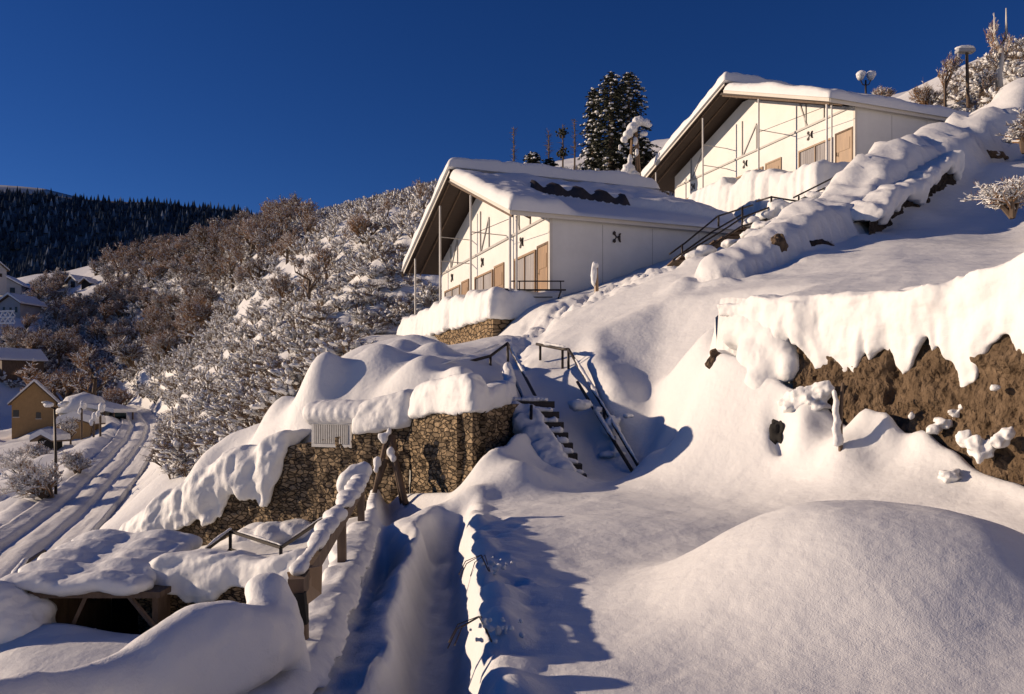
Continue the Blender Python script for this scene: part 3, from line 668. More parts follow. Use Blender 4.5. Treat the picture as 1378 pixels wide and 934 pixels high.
# ---------------------------------------------------------------- stone retaining wall under the planted terrace
def wall_strip(name, path, th=.35, m=None, parent=None, out=.0, seed=0, step=.09, rise=.0):
    "masonry face following path (x, y, top, foot), roughened, with thickness behind"
    Q, t = resample([(p[0], p[1], p[2], p[3]) for p in path], step)
    T = np.gradient(Q[:, :2], axis=0); T /= np.linalg.norm(T, axis=1)[:, None]; O = np.stack([-T[:, 1], T[:, 0]], 1)
    nz_ = 22; n = len(Q); V = []
    zz = np.linspace(0, 1, nz_)
    Vf = np.zeros((n, nz_+2, 3))
    for k in range(nz_):
        z = Q[:, 3]-.3+(Q[:, 2]+rise-Q[:, 3]+.3)*zz[k]
        o_ = out+.06*fbm(t*3.2, z*4.5, 0, 3, seed)+.03*vn(t*9, z*11, 0, seed+2)
        Vf[:, k, 0] = Q[:, 0]+O[:, 0]*o_; Vf[:, k, 1] = Q[:, 1]+O[:, 1]*o_; Vf[:, k, 2] = z
    for k, zf in ((nz_, 1), (nz_+1, 0)):
        Vf[:, k, 0] = Q[:, 0]-O[:, 0]*th; Vf[:, k, 1] = Q[:, 1]-O[:, 1]*th; Vf[:, k, 2] = Q[:, 2]+rise if zf else Q[:, 3]-.3
    return recalc(np_mesh(name, Vf.reshape(-1, 3), grid_faces(n, nz_+2, True), m or M['stone'], parent, smooth=False))
def at_root(root, *objs):
    for o in objs: o.parent = root; o.matrix_parent_inverse = Matrix.Translation(-root.location)
wa = empty('stone_wall', (-2, 15.7, -2)); tag(wa, 'long dry stone retaining wall under thick snow behind the walked path', 'wall')
def off(path, d, side=1):
    P = np.array([p[:2] for p in path], float); T = np.gradient(P, axis=0); T /= np.linalg.norm(T, axis=1)[:, None]
    return [(p[0]-T[i, 1]*d*side, p[1]+T[i, 0]*d*side)+tuple(p[2:]) for i, p in enumerate(path)]
WAf = [(.42,17.0,-.05,-1.1),(.07,15.9,-.15,-1.75),(-.69,13.85,-.21,-1.95),(-2.02,15.58,-.34,-2.0)]
WAg = [(-2.02,15.58,-.52,-2.9),(-2.5,15.75,-.62,-3.3),(-4.72,16.75,-1.04,-3.6),(-5.9,17.2,-1.75,-3.8),(-7.6,17.95,-2.5,-4.1),(-9.6,19.05,-3.6,-4.4)]
at_root(wa, wall_strip('masonry', WAf, seed=1), wall_strip('masonry', WAg, seed=2))
def P3(path, dz=0, *extra): return [(p[0], p[1], p[2]+dz)+tuple(extra) for p in path]
def pth(path, ex): return [(p[0], p[1], p[2])+tuple(e) for p, e in zip(path, ex)]
d1 = drape('snow_cap', [(.05,16.9,-.05,.4,.05),(-.14,15.9,-.15,.42,.05),(-.58,14.1,-.21,.52,.06),(-.69,13.85,-.21,.6,.06),(-.82,14.0,-.22,.75,.08),(-2.02,15.58,-.34,.6,.08)], M['snow_soft'], inset=.6, over=.10, rise=.7, drop=.08, jag=.6, seed=1, side=-1, ripple=.05, back=.3)
d2 = drape('snow_cap', [(-1.9,15.5,-.5,.75,.1),(-2.3,15.66,-.58,.66,.07),(-3.3,16.1,-.75,.62,.05)], M['snow_soft'], inset=.9, over=.12, rise=.55, drop=.12, jag=.5, seed=2, side=-1, ripple=.05, back=.5)
d3 = drape('snow_cap', [(-4.75,16.75,-1.08,.5,.3),(-5.2,16.92,-1.35,.55,.75),(-5.9,17.2,-1.75,.6,.35),(-6.6,17.5,-2.0,.6,.75),(-7.2,17.8,-2.3,.6,.45),(-8.2,18.3,-2.9,.6,.5),(-9.6,19.05,-3.6,.4,.3)], M['snow_soft'], inset=1.2, over=.22, rise=.5, drop=.45, jag=.5, seed=4, side=-1, ripple=.10, back=.4)
at_root(wa, d1, d2, d3)
# slatted white box sitting on the wall
B0 = W(445,602,16.3)
bx = empty('slatted_box', B0, R(-24)); tag(bx, 'white slatted metal box on the stone wall under a loaf of snow', 'box')
w_, h_, dp = .98, .52, .55
m = MB(); m.box((-w_/2+.02, .03, .02), (w_/2-.02, dp, h_-.02)); m.build('body', M['grey_wall'], bx)
m = MB()
m.box((-w_/2, 0, 0), (w_/2, .05, .07)); m.box((-w_/2, 0, h_-.05), (w_/2, .05, h_)); m.box((-w_/2, 0, .073), (-w_/2+.05, .05, h_-.053)); m.box((w_/2-.05, 0, .073), (w_/2, .05, h_-.053)); m.build('frame', M['slat'], bx)
for i in range(19):
    x = -w_/2+.075+i*(w_-.15)/18; m = MB(); m.box((x-.012, -.012, .075), (x+.012, .012, h_-.055)); m.build('slat', M['slat'], bx)
m = MB(); m.box((w_/2+.003, .0, 0), (w_/2+.03, dp, h_)); m.build('side_panel', M['cream'], bx)
m = MB(); m.box((w_/2+.035, .25, -.05), (w_/2+.42, dp+.2, h_+.06)); m.build('recess_shade', M['dark'], wa).matrix_world = Matrix.Translation(B0) @ Matrix.Rotation(R(-24), 4, 'Z')  # solid black block painting the shade beside the slatted box
m = MB()
for i in range(9):
    x = -w_/2-.03+i*(w_+.55)/8; m.blob((x, .28, h_+.17), (.30, .40, .30), 3, .0, 1.5, 0)
so_ = m.build('snow_loaf', M['snow_soft'], bx); melt(so_, .035, 10, ((.3,.05),(.08,.01)))
# trestle of dark poles leaning on the wall
c0 = W(524,588,15.0)
tr_ = empty('trestle', W(524,662,14.8)); tag(tr_, 'dark wooden trestle leaning against the stone wall with snow in its fork', 'trestle')
L0 = tr_.location
for (p, q, r) in ((W(522,584,15.1), W(502,660,14.7), .055), (W(523,586,15.1), W(546,668,14.6), .075), (W(527,600,15.2), W(541,668,14.9), .05), (W(518,618,14.95), W(508,640,14.8), .075), (W(524,586,15.15), W(528,618,15.05), .12)):
    m = MB(); m.tube([p-L0, q-L0-Vector((0,0,.15))], [r, r*.8], 7); m.build('pole', M['old_wood'], tr_, smooth=True)
m = MB()
for (px,py,D,r) in ((517,590,15.0,.09),(524,580,15.0,.06),(512,587,15.0,.06),(526,608,14.9,.09),(529,617,14.85,.07),(508,622,14.8,.09),(506,632,14.75,.06)): m.blob(W(px,py,D)-L0, (r, r*.8, r*1.3), 2, .3, 2, px)
melt(m.build('snow_clump', M['snow'], tr_), .03, 3, ((.1,.02),))
# ---------------------------------------------------------------- handrail of the walked path, loaded with snow
def snow_on(name, pts, rad, parent, root, seed=0, flat=.8, voxel=.03, disp=((.25,.08),(.06,.015)), m_=None):
    P, t = resample([tuple(p)+(r,) for p, r in zip(pts, rad)], max(.02, min(rad)*.4))
    m = MB()
    for i, p in enumerate(P):
        k = p[3]*(1+.35*float(vn(t[i]*3.1, seed*2.7, 0, 7)))
        m.blob((p[0]-root.x, p[1]-root.y, p[2]-root.z), (k, k, k*flat), 1, 0, 1, i)
    return melt(m.build(name, m_ or M['snow'], parent), voxel, 12, disp)
hr = empty('path_handrail', (-1.6,7,-1.7)); tag(hr, 'weathered wooden handrail beside the path with snow piled on its far end', 'railing')
L0 = hr.location
A0, A1 = W(398,792,5.05), W(487,652,10.5)
def rel(p): return Vector(p)-L0
m = MB(); m.bar(rel(A0), rel(A1), .10, .12); m.build('rail', M['old_wood'], hr)
for f in (.04, .52, .97):
    p = A0.lerp(A1, f); m = MB(); m.bar(rel((p.x, p.y, p.z-.03)), rel((p.x+.01, p.y, -2.1)), .07, .08); m.build('post', M['old_wood'], hr)
pp = [A0.lerp(A1, f)+Vector((0,0,.10)) for f in (.02,.2,.5,.8,.97)]
snow_on('snow_ridge', pp, [.09,.11,.10,.12,.16], hr, L0, 3, .55)
m = MB()
for (px,py,D,r) in ((480,640,10.53,.16),(470,648,10.43,.17),(464,655,10.39,.13),(489,633,10.57,.13),(473,662,10.34,.10)): m.blob(rel(W(px,py,D)), r, 2, .3, 2, px)
melt(m.build('snow_clump', M['snow_soft'], hr), .035, 4, ((.15,.03),))
# board closing the near end of the rail
m = MB(); p0 = W(396,775,5.13); m.poly_prism([rel(W(386,770,5.18)), rel(W(425,762,5.40)), rel(W(424,800,5.40)), rel(W(400,818,5.13))], (.04,.02,0)); recalc(m.build('end_board', M['wood'], hr))
# snow-buried parapet of the terrace, near the camera
pr = empty('parapet', (-1.7,4.4,-1.75)); tag(pr, 'terrace parapet in the foreground buried under a long rounded roll of snow', 'parapet')
L0 = pr.location
pts = [(-4.6,2.7,-1.75),tuple(W(-90,985,3.05)),tuple(W(0,970,3.27)),tuple(W(90,948,3.54)),tuple(W(180,930,3.81)),tuple(W(250,896,4.07)),tuple(W(325,874,4.34)),tuple(W(372,860,4.56))]
rad = [.18,.15,.15,.16,.18,.22,.22,.18]
m = MB()
Pq, _ = resample([p+(r,) for p, r in zip(pts, rad)], .05)
for i, p in enumerate(Pq):
    r = p[3]*(1+.16*float(vn(i*.16, 0, 0, 4)))
    m.blob((p[0]-L0.x, p[1]-L0.y, p[2]-L0.z), (r, r, r*1.2), 2, .08, 1, 0)
# finial dome at the end post and the skirt of snow running down from it
for (px,py,D,r,fz) in ((362,806,4.73,.146,1.25),(372,822,4.73,.15,1.0),(352,795,4.73,.124,1),(380,850,4.78,.14,1.3),(392,880,4.73,.115,1.3),(375,880,4.69,.14,1.2),(345,870,4.60,.177,1),(325,835,4.51,.106,.7),(400,905,4.69,.09,1.2)): m.blob(Vector(W(px,py,D))-L0, (r, r, r*fz), 3, .1, 1.5, px)
melt(m.build('snow_roll', M['snow_soft'], pr), .035, 12, ((.45,.09),(.12,.016)))
m = MB(); m.bar(Vector((-4.7,2.75,-1.85))-L0, Vector(W(330,905,4.38))-L0, .12, .3); m.build('coping', M['dark'], pr)
m = MB(); m.bar(Vector(W(357,862,4.42))-L0, Vector(W(318,925,4.20))-L0, .05, .07); m.build('brace', M['old_wood'], pr)
m = MB(); m.bar(Vector(W(400,798,5.06))-L0, Vector(W(404,840,5.06))-L0, .06, .1); m.build('end_post', M['dark'], pr)
# retaining wall under the terrace edge
er = drape('snow_edge', [(p[0]+.02, p[1], p[2]+.01, .10, (.5,.45,.35,.2,.15)[min(i,4)]) for i, p in enumerate(PE[:-1])], M['snow_soft'], inset=.30, over=.12, rise=.12, drop=.4, jag=.4, seed=15, side=-1, ripple=.04, back=-.03, vox=.03, jf=1.5); tag(er, 'rounded snow rim along the drop beside the path handrail', 'snow rim')
tw = wall_strip('terrace_wall', [(p[0]+.05, p[1], p[2]-.35, p[3]) for p in PE], th=.12, seed=7, m=M['stone'], step=.14); tag(tw, 'stone wall holding up the edge of the walked path', 'wall')
# ---------------------------------------------------------------- lower platform with metal railing
lp = empty('lower_platform', (-5,14.5,-4)); tag(lp, 'lower stone platform with snow hanging over its front, left of the path', 'platform')
BEo = [(p[0]-.0, p[1]-.12, p[2], p[3]-.2) for p in [(-3.1,12.75,-3.16,-4.4)]+BE]
o1 = wall_strip('masonry', BEo, seed=5, m=M['stone_small'], step=.1)
o2 = drape('snow_cap', [(-3.3,12.85,-3.16,.6,.1),(-4.0,13.1,-3.18,.55,.15),(-4.6,13.35,-3.2,.5,.05),(-5.4,13.6,-3.22,.5,.25),(-6.2,13.85,-3.24,.45,.1),(-6.65,14.0,-3.45,.45,.2),(-6.8,14.4,-3.45,.4,.2),(-7.1,16.4,-3.4,.3,.2)], M['snow'], inset=.9, over=.14, rise=.5, drop=.4, jag=.6, seed=6, side=-1, ripple=.08, back=.15)
at_root(lp, o1, o2)
rp = [W(*p) for p in ((120,760,16.5),(180,742,17),(219,703,18.5),(262,752,15.6),(310,714,17.2),(378,737,15.4),(437,698,17.0),(452,700,16.2))]
ml = empty('metal_railing', rp[3]-Vector((0,0,.6))); tag(ml, 'thin dark metal railing zigzagging over the snowy lower platform', 'railing')
L0 = ml.location
rs = [W(*p) for p in ((213,742,15.2),(262,752,14.2),(310,715,15.3),(378,737,14.0),(437,697,15.2))]
for i in range(len(rs)-1):
    m = MB(); m.bar(rel_ if False else rs[i]-L0, rs[i+1]-L0, .045, .05); m.build('rail', M['black_metal'], ml)
for i, p in enumerate(rs):
    m = MB(); m.bar(p-L0, p-L0-Vector((0,0,.75)), .05, .05); m.build('post', M['black_metal'], ml)
for i in (1, 2, 3):
    a_, b_ = rs[i], rs[i+1]; m = MB(); m.bar(a_-L0-Vector((0,0,.34)), b_-L0-Vector((0,0,.34)), .03); m.build('lower_rail', M['black_metal'], ml)
    snow_on('snow_ridge', [a_.lerp(b_, .25)+Vector((0,0,.05)), a_.lerp(b_, .6)+Vector((0,0,.06)), b_+Vector((0,0,.05))], [.03,.05,.04], ml, L0, i, .6, .02, ((.1,.02),))
# snow lumps over things lying on the platform
m = MB(); c_ = W(375,722,16.2); L0 = c_
for (px,py,D,r,f) in ((370,722,16.5,.5,.6),(400,714,16.5,.42,.6),(340,728,16.6,.45,.6)): m.blob(W(px,py,D)-L0, (r, r, r*f), 3, .2, 1.5, px)
o = m.build('snow_heap', M['snow_soft'], None, loc=L0); melt(o, .05, 8); tag(o, 'rounded heaps of snow on the lower platform behind its railing', 'snow heap')
for (px,py,D,wd_,hh) in ((408,698,17.3,.22,.3),(310,706,18.2,.15,.22)):
    p = W(px,py,D); m = MB(); m.box((-wd_/2,-.1,-.1),(wd_/2,.1,hh)); 
    o = m.build('drain_opening', M['dark'], wa); o.matrix_world = Matrix.Translation(p)
# ---------------------------------------------------------------- open shed with dark inside, snow slab on top
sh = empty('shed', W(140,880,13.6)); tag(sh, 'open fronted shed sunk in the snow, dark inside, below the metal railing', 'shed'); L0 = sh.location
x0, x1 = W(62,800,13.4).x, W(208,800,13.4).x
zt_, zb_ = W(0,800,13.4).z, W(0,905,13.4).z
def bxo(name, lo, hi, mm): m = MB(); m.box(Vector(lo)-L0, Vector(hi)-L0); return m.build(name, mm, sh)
bxo('floor', (x0, 13.3, zb_-.2), (x1, 15.6, zb_), M['dark']); bxo('rear_wall', (x0, 15.6, zb_), (x1, 15.75, zt_-.02), M['dark'])  # floor and rear wall coloured black to paint the indoor shade
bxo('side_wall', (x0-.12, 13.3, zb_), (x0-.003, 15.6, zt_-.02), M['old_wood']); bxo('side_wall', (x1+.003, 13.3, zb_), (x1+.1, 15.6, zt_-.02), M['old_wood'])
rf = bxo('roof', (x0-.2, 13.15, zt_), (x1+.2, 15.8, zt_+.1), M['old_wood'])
m = MB(); m.bar(W(118,797,13.2)-L0, W(76,890,13.0)-L0, .05, .06); m.build('frame_pole', M['old_wood'], sh)
m = MB(); m.bar(W(172,800,13.2)-L0, W(213,850,13.0)-L0, .06, .06); m.build('frame_pole', M['old_wood'], sh)
m = MB()
for i in range(19):
    for j in range(5):
        m.blob((x0-L0.x-.5+i*.115, 13.35-L0.y+j*.55, zt_-L0.z+.2+.05*math.sin(i*.6)+.08*j), (.3, .38, .20), 1, .15, 1, i)
melt(m.build('snow_slab', M['snow_soft'], rf), .06, 10, ((.5,.12),))
# snow slid in at the mouth
m = MB()
for (px,py,D,r,f) in ((20,855,13.0,.6,1.1),(40,905,12.9,.42,.9),(0,900,12.8,.7,1),(45,825,13.2,.33,.9),(128,862,13.6,.13,1.8),(122,895,13.4,.25,.8),(192,870,13.3,.14,1.6),(195,895,13.2,.2,1),(0,830,13.0,.6,1),(-50,850,13,.8,1)): m.blob(W(px,py,D)-L0, (r, r, r*f), 3, .2, 1.2, px)
melt(m.build('drifted_snow', M['snow_soft'], sh), .05, 10, ((.4,.12),(.1,.02)))
# small railings near the shed
for pts_, lab in ((((-20,830,14),(0,806,14.4),(35,757,15.5),(60,741,16.2)), 'snow laden handrail running down beside the wheel tracks, far left'), (((128,757,14.6),(188,766,14.4)), 'short black rail on the snow slab of the shed')):
    P_ = [W(*p) for p in pts_]; r_ = empty('handrail', P_[-1]-Vector((0,0,.6))); tag(r_, lab, 'railing'); L0 = r_.location
    for i in range(len(P_)-1): m = MB(); m.bar(P_[i]-L0, P_[i+1]-L0, .05); m.build('rail', M['black_metal'], r_)
    for p in (P_[0], P_[-1], P_[len(P_)//2]): m = MB(); m.bar(p-L0, p-L0-Vector((0,0,.7)), .05); m.build('post', M['black_metal'], r_)
    if len(P_) > 2: snow_on('snow_ridge', [p+Vector((0,0,.08)) for p in P_[:-1]], [.12,.12,.08], r_, L0, 5, .7)
# broken planks by the wall's lower end
for k, (p, q, lab) in enumerate(((W(150,728,22),W(200,708,22),'dark plank poking from the snow by the road bank'),(W(205,745,16.5),W(235,722,16.8),'dark board standing aslant beside the lower platform'))):
    m = MB(); m.bar(p, q, .10, .22); c_ = (p+q)/2
    o = m.build('plank', M['old_wood']); o.data.transform(Matrix.Translation(-c_)); o.location = c_; tag(o, lab, 'plank')
# ---------------------------------------------------------------- earth bank on the right, with its snow lip
Qe, te = resample([(p[0], p[1], p[2]+.12, p[3]-.35) for p in [(4.55,12.52,.70,-.1)]+CE[3:]], .04)
Te = np.gradient(Qe[:, :2], axis=0)
for _ in range(12): Te[1:-1] = (Te[:-2]+2*Te[1:-1]+Te[2:])/4
Te /= np.linalg.norm(Te, axis=1)[:, None]; Oe = np.stack([-Te[:, 1], Te[:, 0]], 1)*-1
if Oe[0][0] > 0: Oe = -Oe
nr = 54; Ve = np.zeros((len(Qe), nr, 3))
for k in range(nr):
    f = k/(nr-1); z = Qe[:, 2]*(1-f)+Qe[:, 3]*f
    led = .10*np.abs(fbm(Qe[:, 0]*1.5, Qe[:, 1]*1.5, z*2.2+3, 4, 91))*2.2+.07*fbm(Qe[:, 0]*5, Qe[:, 1]*5, z*4.5, 4, 92, .6)+.035*vn(Qe[:, 0]*17, Qe[:, 1]*17, z*13, 95)
    o_ = -.04+.30*f**1.3+led
    Ve[:, k, 0] = Qe[:, 0]+Oe[:, 0]*o_; Ve[:, k, 1] = Qe[:, 1]+Oe[:, 1]*o_; Ve[:, k, 2] = z+.03*fbm(Qe[:, 0]*7, Qe[:, 1]*7, z*5+9, 3, 97)
eb = np_mesh('earth_bank', Ve.reshape(-1, 3), grid_faces(len(Qe), nr), M['earth'], smooth=False)
tag(eb, 'bare brown earth bank under a thick snow overhang', kind='structure')
lp_ = [(3.8,14.2,.75,.02,.0),(4.1,13.5,.82,.08,.3),(4.38,12.8,.72,.1,.75),(4.6,12.45,.66,.1,.72),(4.78,12.2,.64,.1,.70),(5.1,11.6,.6,.1,.82),(5.3,11.3,.56,.1,.60),(5.42,11.1,.55,.1,.70),(5.62,10.5,.6,.1,.62),(5.75,10.2,.62,.1,.76),(5.82,9.9,.62,.1,.72),(5.95,9.3,.68,.1,.85),(6.0,8.9,.72,.1,1.0),(6.1,8.0,.8,.1,1.1),(6.3,6.4,.95,.1,.6),(6.6,5.0,1.05,.1,.8),(7.0,3.9,1.1,.1,1.1),(7.6,2.6,1.1,.1,1.0)]
lip = drape('snow_lip', [(p[0]+.0,p[1]-.0,p[2]+.84,p[3],p[4]+.14) for p in lp_], M['snow'], inset=.55, over=.13, rise=.05, drop=.7, jag=.42, seed=8, side=1, ripple=.09, back=-.10, jf=2.0, step=.03, end_round=False, vox=.03)
lip.modifiers['smooth'].iterations = 14; tag(lip, 'overhanging snow lip along the top of the earth bank', 'snow lip')
m = MB(); L0 = Vector((5,11,0))
for (px,py,D,r,f) in ((1108,528,11.9,.16,.9),(1090,535,12.1,.22,.8),(1075,545,12.2,.22,.8),(1118,522,11.8,.10,1),(1105,545,11.9,.16,.7),
    (1262,578,10.2,.09,.7),(1275,570,10.2,.10,.8),(1290,556,10.1,.07,.8),(1300,548,10.0,.05,1),(1268,565,10.3,.06,.6),
    (1305,590,9.55,.09,1),(1318,600,9.4,.11,1),(1335,605,9.3,.08,1.2),(1350,592,9.1,.10,.9),(1362,582,9.0,.08,.8),(1325,612,9.3,.06,1.5),
    (1285,640,9.6,.12,.7),(1320,506,9.9,.04,.7),(1232,560,10.6,.04,1.4),(1345,522,9.4,.05,.8)): m.blob(W(px,py,D)-L0-Vector((.08,.05,0)), (r, r, r*f), 3, .7, 1.6, px)
o = m.build('snow_patches', M['snow'], loc=L0); melt(o, .02, 2, ((.12,.04),(.04,.012))); o['kind'] = 'stuff'; o['label'] = 'patches of snow clinging to the brown earth bank'
m = MB(); L0 = W(1025,465,13)
for (px,py,D,r,f) in ((1000,446,14.0,.42,.9),(1018,446,13.7,.42,1),(1032,458,13.35,.38,1.1),(1046,464,13.05,.34,1.2),(1056,482,12.8,.26,1.3),(1063,494,12.55,.18,1.5),(1040,492,13.05,.36,1.3),(1022,484,13.35,.40,1.3),(1042,446,13.25,.32,1),(1030,520,13.0,.36,1.2)): m.blob(W(px,py,D)-L0, (r, r, r*f), 3, .0, 1.5, px)
o = m.build('snow_drift', M['snow'], loc=L0); melt(o, .04, 45, ((.45,.10),(.1,.015))); tag(o, 'steep snow drift closing the left end of the bare earth bank', 'snow drift')
# black blobs painting the shade inside holes in the snow
def hole_shade(px, py, D, rx, rz, lab, dz=0):
    p = cast(px, py, 6) or W(px, py, D); p.y += .10; m = MB(); m.blob((0,0,0), (rx, .16, rz), 4, .6, 1.6, px); o = m.build('hole_shade', M['dark'], smooth=True, loc=p); tag(o, lab, kind='structure')
hole_shade(1049,595,11.75,.12,.26,'black blob painting the shade of a hole in the snow below the bank')
# snow covered stake in front of the bank
p0 = W(1131,592,10.75); sk = empty('stake', p0); tag(sk, 'broken stake wrapped in snow standing before the earth bank', 'stake')
m = MB(); m.tube([(0,0,-.2),(.0,0,.3),(.03,0,.78)], [.03,.03,.02], 7); m.build('pole', M['old_wood'], sk)
m = MB()
for i in range(36): m.blob((-.03-.0013*i+.012*math.sin(i*.5), 0, i*.02-.05), (.085-.0016*i, .055, .05), 1, .2, 2, i)
melt(m.build('snow_crust', M['snow'], sk), .018, 2, ((.08,.03),))
# ---------------------------------------------------------------- lower staircase and its handrails
st = empty('staircase', W(735,640,14.6)); tag(st, 'snow filled staircase of thin dark treads climbing between two handrails', 'stairs'); L0 = st.location
for k in range(8):
    f = k/7; D = 16.3-2.0*f; y = 541+98*f
    p = W(676+66*f, y, D); q = W(746+43*f, y+2, D-.02)
    m = MB(); m.box((p.x-L0.x, p.y-L0.y-.14, p.z-L0.z-.12), (q.x-L0.x, p.y-L0.y+.16, p.z-L0.z+.015)); td_ = m.build('tread', M['black_metal'], st); m = MB()
    for i in range(12): m.blob((p.x-L0.x+(q.x-p.x)*(.03+.78*i/11), p.y-L0.y-.02, p.z-L0.z+.05), (.09, .13, .075+.02*math.sin(i+k)), 1, .1, 1, i)
    melt(m.build('snow', M['snow'], td_), .02, 4, ((.1,.03),))
m = MB(); m.bar(W(680,548,16.2)-L0, W(742,652,14.25)-L0, .05, .22); m.build('stringer', M['black_metal'], st)
m = MB()
for i in range(46):
    f = i/45; 
    for j in range(3):
        p = W(688+52*f+j*12-4*math.sin(i*1.9), 556+86*f-6*abs(math.sin(i*.8)), 16.1-2.0*f); r = .16+.03*math.sin(i*.7+j)
        m.blob(p-L0, (r*.9, r, r*1.25), 1, .2, 1, i+j)
for i in range(14):
    f = i/13; p = W(684+6*f, 500+55*f, 17.6-1.4*f); m.blob(p-L0, (.16, .3, .24), 1, .2, 1, i)
melt(m.build('packed_snow', M['snow'], st), .045, 26, ((.22,.12),(.07,.03)))
def rail_set(name, lab, bars, posts, grp=None, rad=.036, snow=(), m_='black_metal', cat='railing', pr=.032, sr=.05):
    base = bars[0][0]; r_ = empty(name, base-Vector((0,0,.8))); tag(r_, lab, cat, grp); L0 = r_.location
    for b_ in bars: 
        m = MB(); m.tube([p-L0 for p in b_], rad, 7); m.build('rail', M[m_], r_, smooth=True)
    for p, q in posts: m = MB(); m.tube([p-L0, q-L0], pr, 7); m.build('post', M[m_], r_, smooth=True)
    for i, (bi, f0, f1) in enumerate(snow):
        a_, b2 = bars[bi][0], bars[bi][-1]; P_ = [a_.lerp(b2, f0+(f1-f0)*k/4)+Vector((0,0,rad+.012)) for k in range(5)]
        snow_on('snow_ridge', P_, [sr*.5, sr, sr*.7, sr*1.1, sr*.4], r_, L0, i*7, .75, .018, ((.09,.025),))
    return r_
rail_set('stair_handrail', 'left handrail of the lower staircase, beside the stone wall corner', [(W(683,462,19.2), W(772,632,14.35)), (W(687,498,18.4), W(716,563,16.3)), (W(683,462,19.2), W(660,479,18.6), W(615,491,18.3), W(575,500,16.9))],
    [(W(715,545,15.6), W(713,648,15.2)), (W(771,628,14.35), W(771,650,14.3)), (W(683,462,19.2), W(684,500,19.2)), (W(615,491,18.3), W(615,520,18.3)), (W(575,500,16.9), W(576,530,16.9)), (W(660,479,18.6), W(660,505,18.6))],
    'handrails of the lower staircase', snow=((0,.05,.35),(0,.55,.95),(1,.2,.8),(2,.1,.5),(2,.5,.95)))
rail_set('stair_handrail', 'right handrail of the lower staircase, crusted with snow over the shaded bowl', [(W(765,470,18.6), W(862,632,14.9)), (W(777,514,17.6), W(852,636,14.9)), (W(765,470,18.6), W(757,470,18.9), W(722,463,19.6))],
    [(W(765,470,18.6), W(765,500,18.6)), (W(757,471,18.9), W(757,500,18.9)), (W(813,550,16.5), W(815,610,16.5)), (W(861,630,14.9), W(862,650,14.9)), (W(727,465,19.5), W(727,485,19.5))],
    'handrails of the lower staircase', snow=((0,.12,.5),(0,.5,.98),(1,.3,.7),(2,.1,.9)), sr=.06)
# snow dam under the right rail
m = MB(); L1 = W(830,600,15.8)
for (px,py,D,r,f) in ((823,575,16.3,.2,1.2),(830,600,16.0,.16,1.4),(838,617,15.8,.2,.8),(818,612,15.8,.2,.35),(805,552,16.6,.12,.7),(780,545,16.6,.25,.5),(868,648,14.9,.3,.8),(845,560,16.0,.12,.5)): m.blob(W(px,py,D)-L1, (r, r, r*f), 3, .35, 2, px)
o = m.build('snow_clump', M['snow'], loc=L1); melt(o, .03, 4, ((.15,.06),)); tag(o, 'lumps of snow caught under the right handrail of the lower staircase', 'snow clump')
# ---------------------------------------------------------------- upper stairs beside the cabins
rail_set('stair_railing', 'dark pipe railing from the nearer cabin up to the snowy landing', [
    (W(901,342,29.3), W(922,327,29.8), W(966,291,30.8), W(1013,276,31.8)), (W(918,343,28.6), W(970,312,29.4), W(999,293,30), W(1038,278,30.3)), (W(928,351,28.4), W(997,305,29.3), W(1038,293,30.2)), (W(905,350,29.0), W(960,311,30), W(1000,288,30.6)), (W(1018,271,31), W(1038,265,30.4), W(1080,272,30.2))],
    [(W(918,330,29.2), W(918,347,29.2)), (W(999,278,30), W(999,313,30)), (W(1038,264,30.3), W(1038,302,30.3)), (W(967,290,30.4), W(967,305,30.4))], rad=.035, pr=.04)
rail_set('stair_railing', 'twin dark rails climbing on past the farther cabin terrace', [
    (W(1068,266,31.5), W(1120,240,33.5), W(1219,185,39)), (W(1078,268,31.3), W(1125,246,33.2), W(1215,195,38)), (W(1088,275,31.0), W(1130,250,33), W(1190,216,36))],
    [(W(1120,239,33.5), W(1120,256,33.5)), (W(1172,211,36.3), W(1172,226,36.3)), (W(1075,264,31.5), W(1075,285,31.5))], rad=.035, pr=.04)
us = empty('upper_stairs', W(985,345,27.5)); tag(us, 'upper flight of snow filled stairs with painted shade under its landing', 'stairs'); L0 = us.location
for k in range(12):
    f = k/11; p = W(906+120*f, 352-58*f, 29.2+1.4*f); m = MB(); m.box((p.x-L0.x-.1, p.y-L0.y-.35, p.z-L0.z-.06), (p.x-L0.x+.5, p.y-L0.y+.7, p.z-L0.z)); m.build('tread', M['old_wood'], us)
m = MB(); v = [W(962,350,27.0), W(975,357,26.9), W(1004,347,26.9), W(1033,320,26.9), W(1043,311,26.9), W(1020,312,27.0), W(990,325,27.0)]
m.poly_prism([p-L0 for p in v], (.3, 1.2, 0)); recalc(m.build('gap_shade', M['dark'], us))  # solid black prism paints the shade beneath the landing
m = MB()
for (px,py,D,r,f) in ((1048,285,30.5,.55,.9),(1070,290,30.5,.6,.8),(1030,292,30.4,.4,.6),(1012,300,30,.35,.6),(1050,305,29.5,.6,.6),(1030,306,28.6,.5,.45),(1010,316,28.2,.4,.45),(985,328,28,.35,.5),(1085,280,31,.6,.6),(1100,270,31.8,.6,.6),(1120,262,32.8,.6,.6),(1150,247,34.5,.6,.6),(950,338,28.6,.35,.6),(935,345,28.6,.35,.6)): m.blob(W(px,py,D)-L0, (r, r, r*f), 3, .3, 2, px)
melt(m.build('landing_snow', M['snow'], us), .07, 5, ((.4,.2),(.12,.05)))
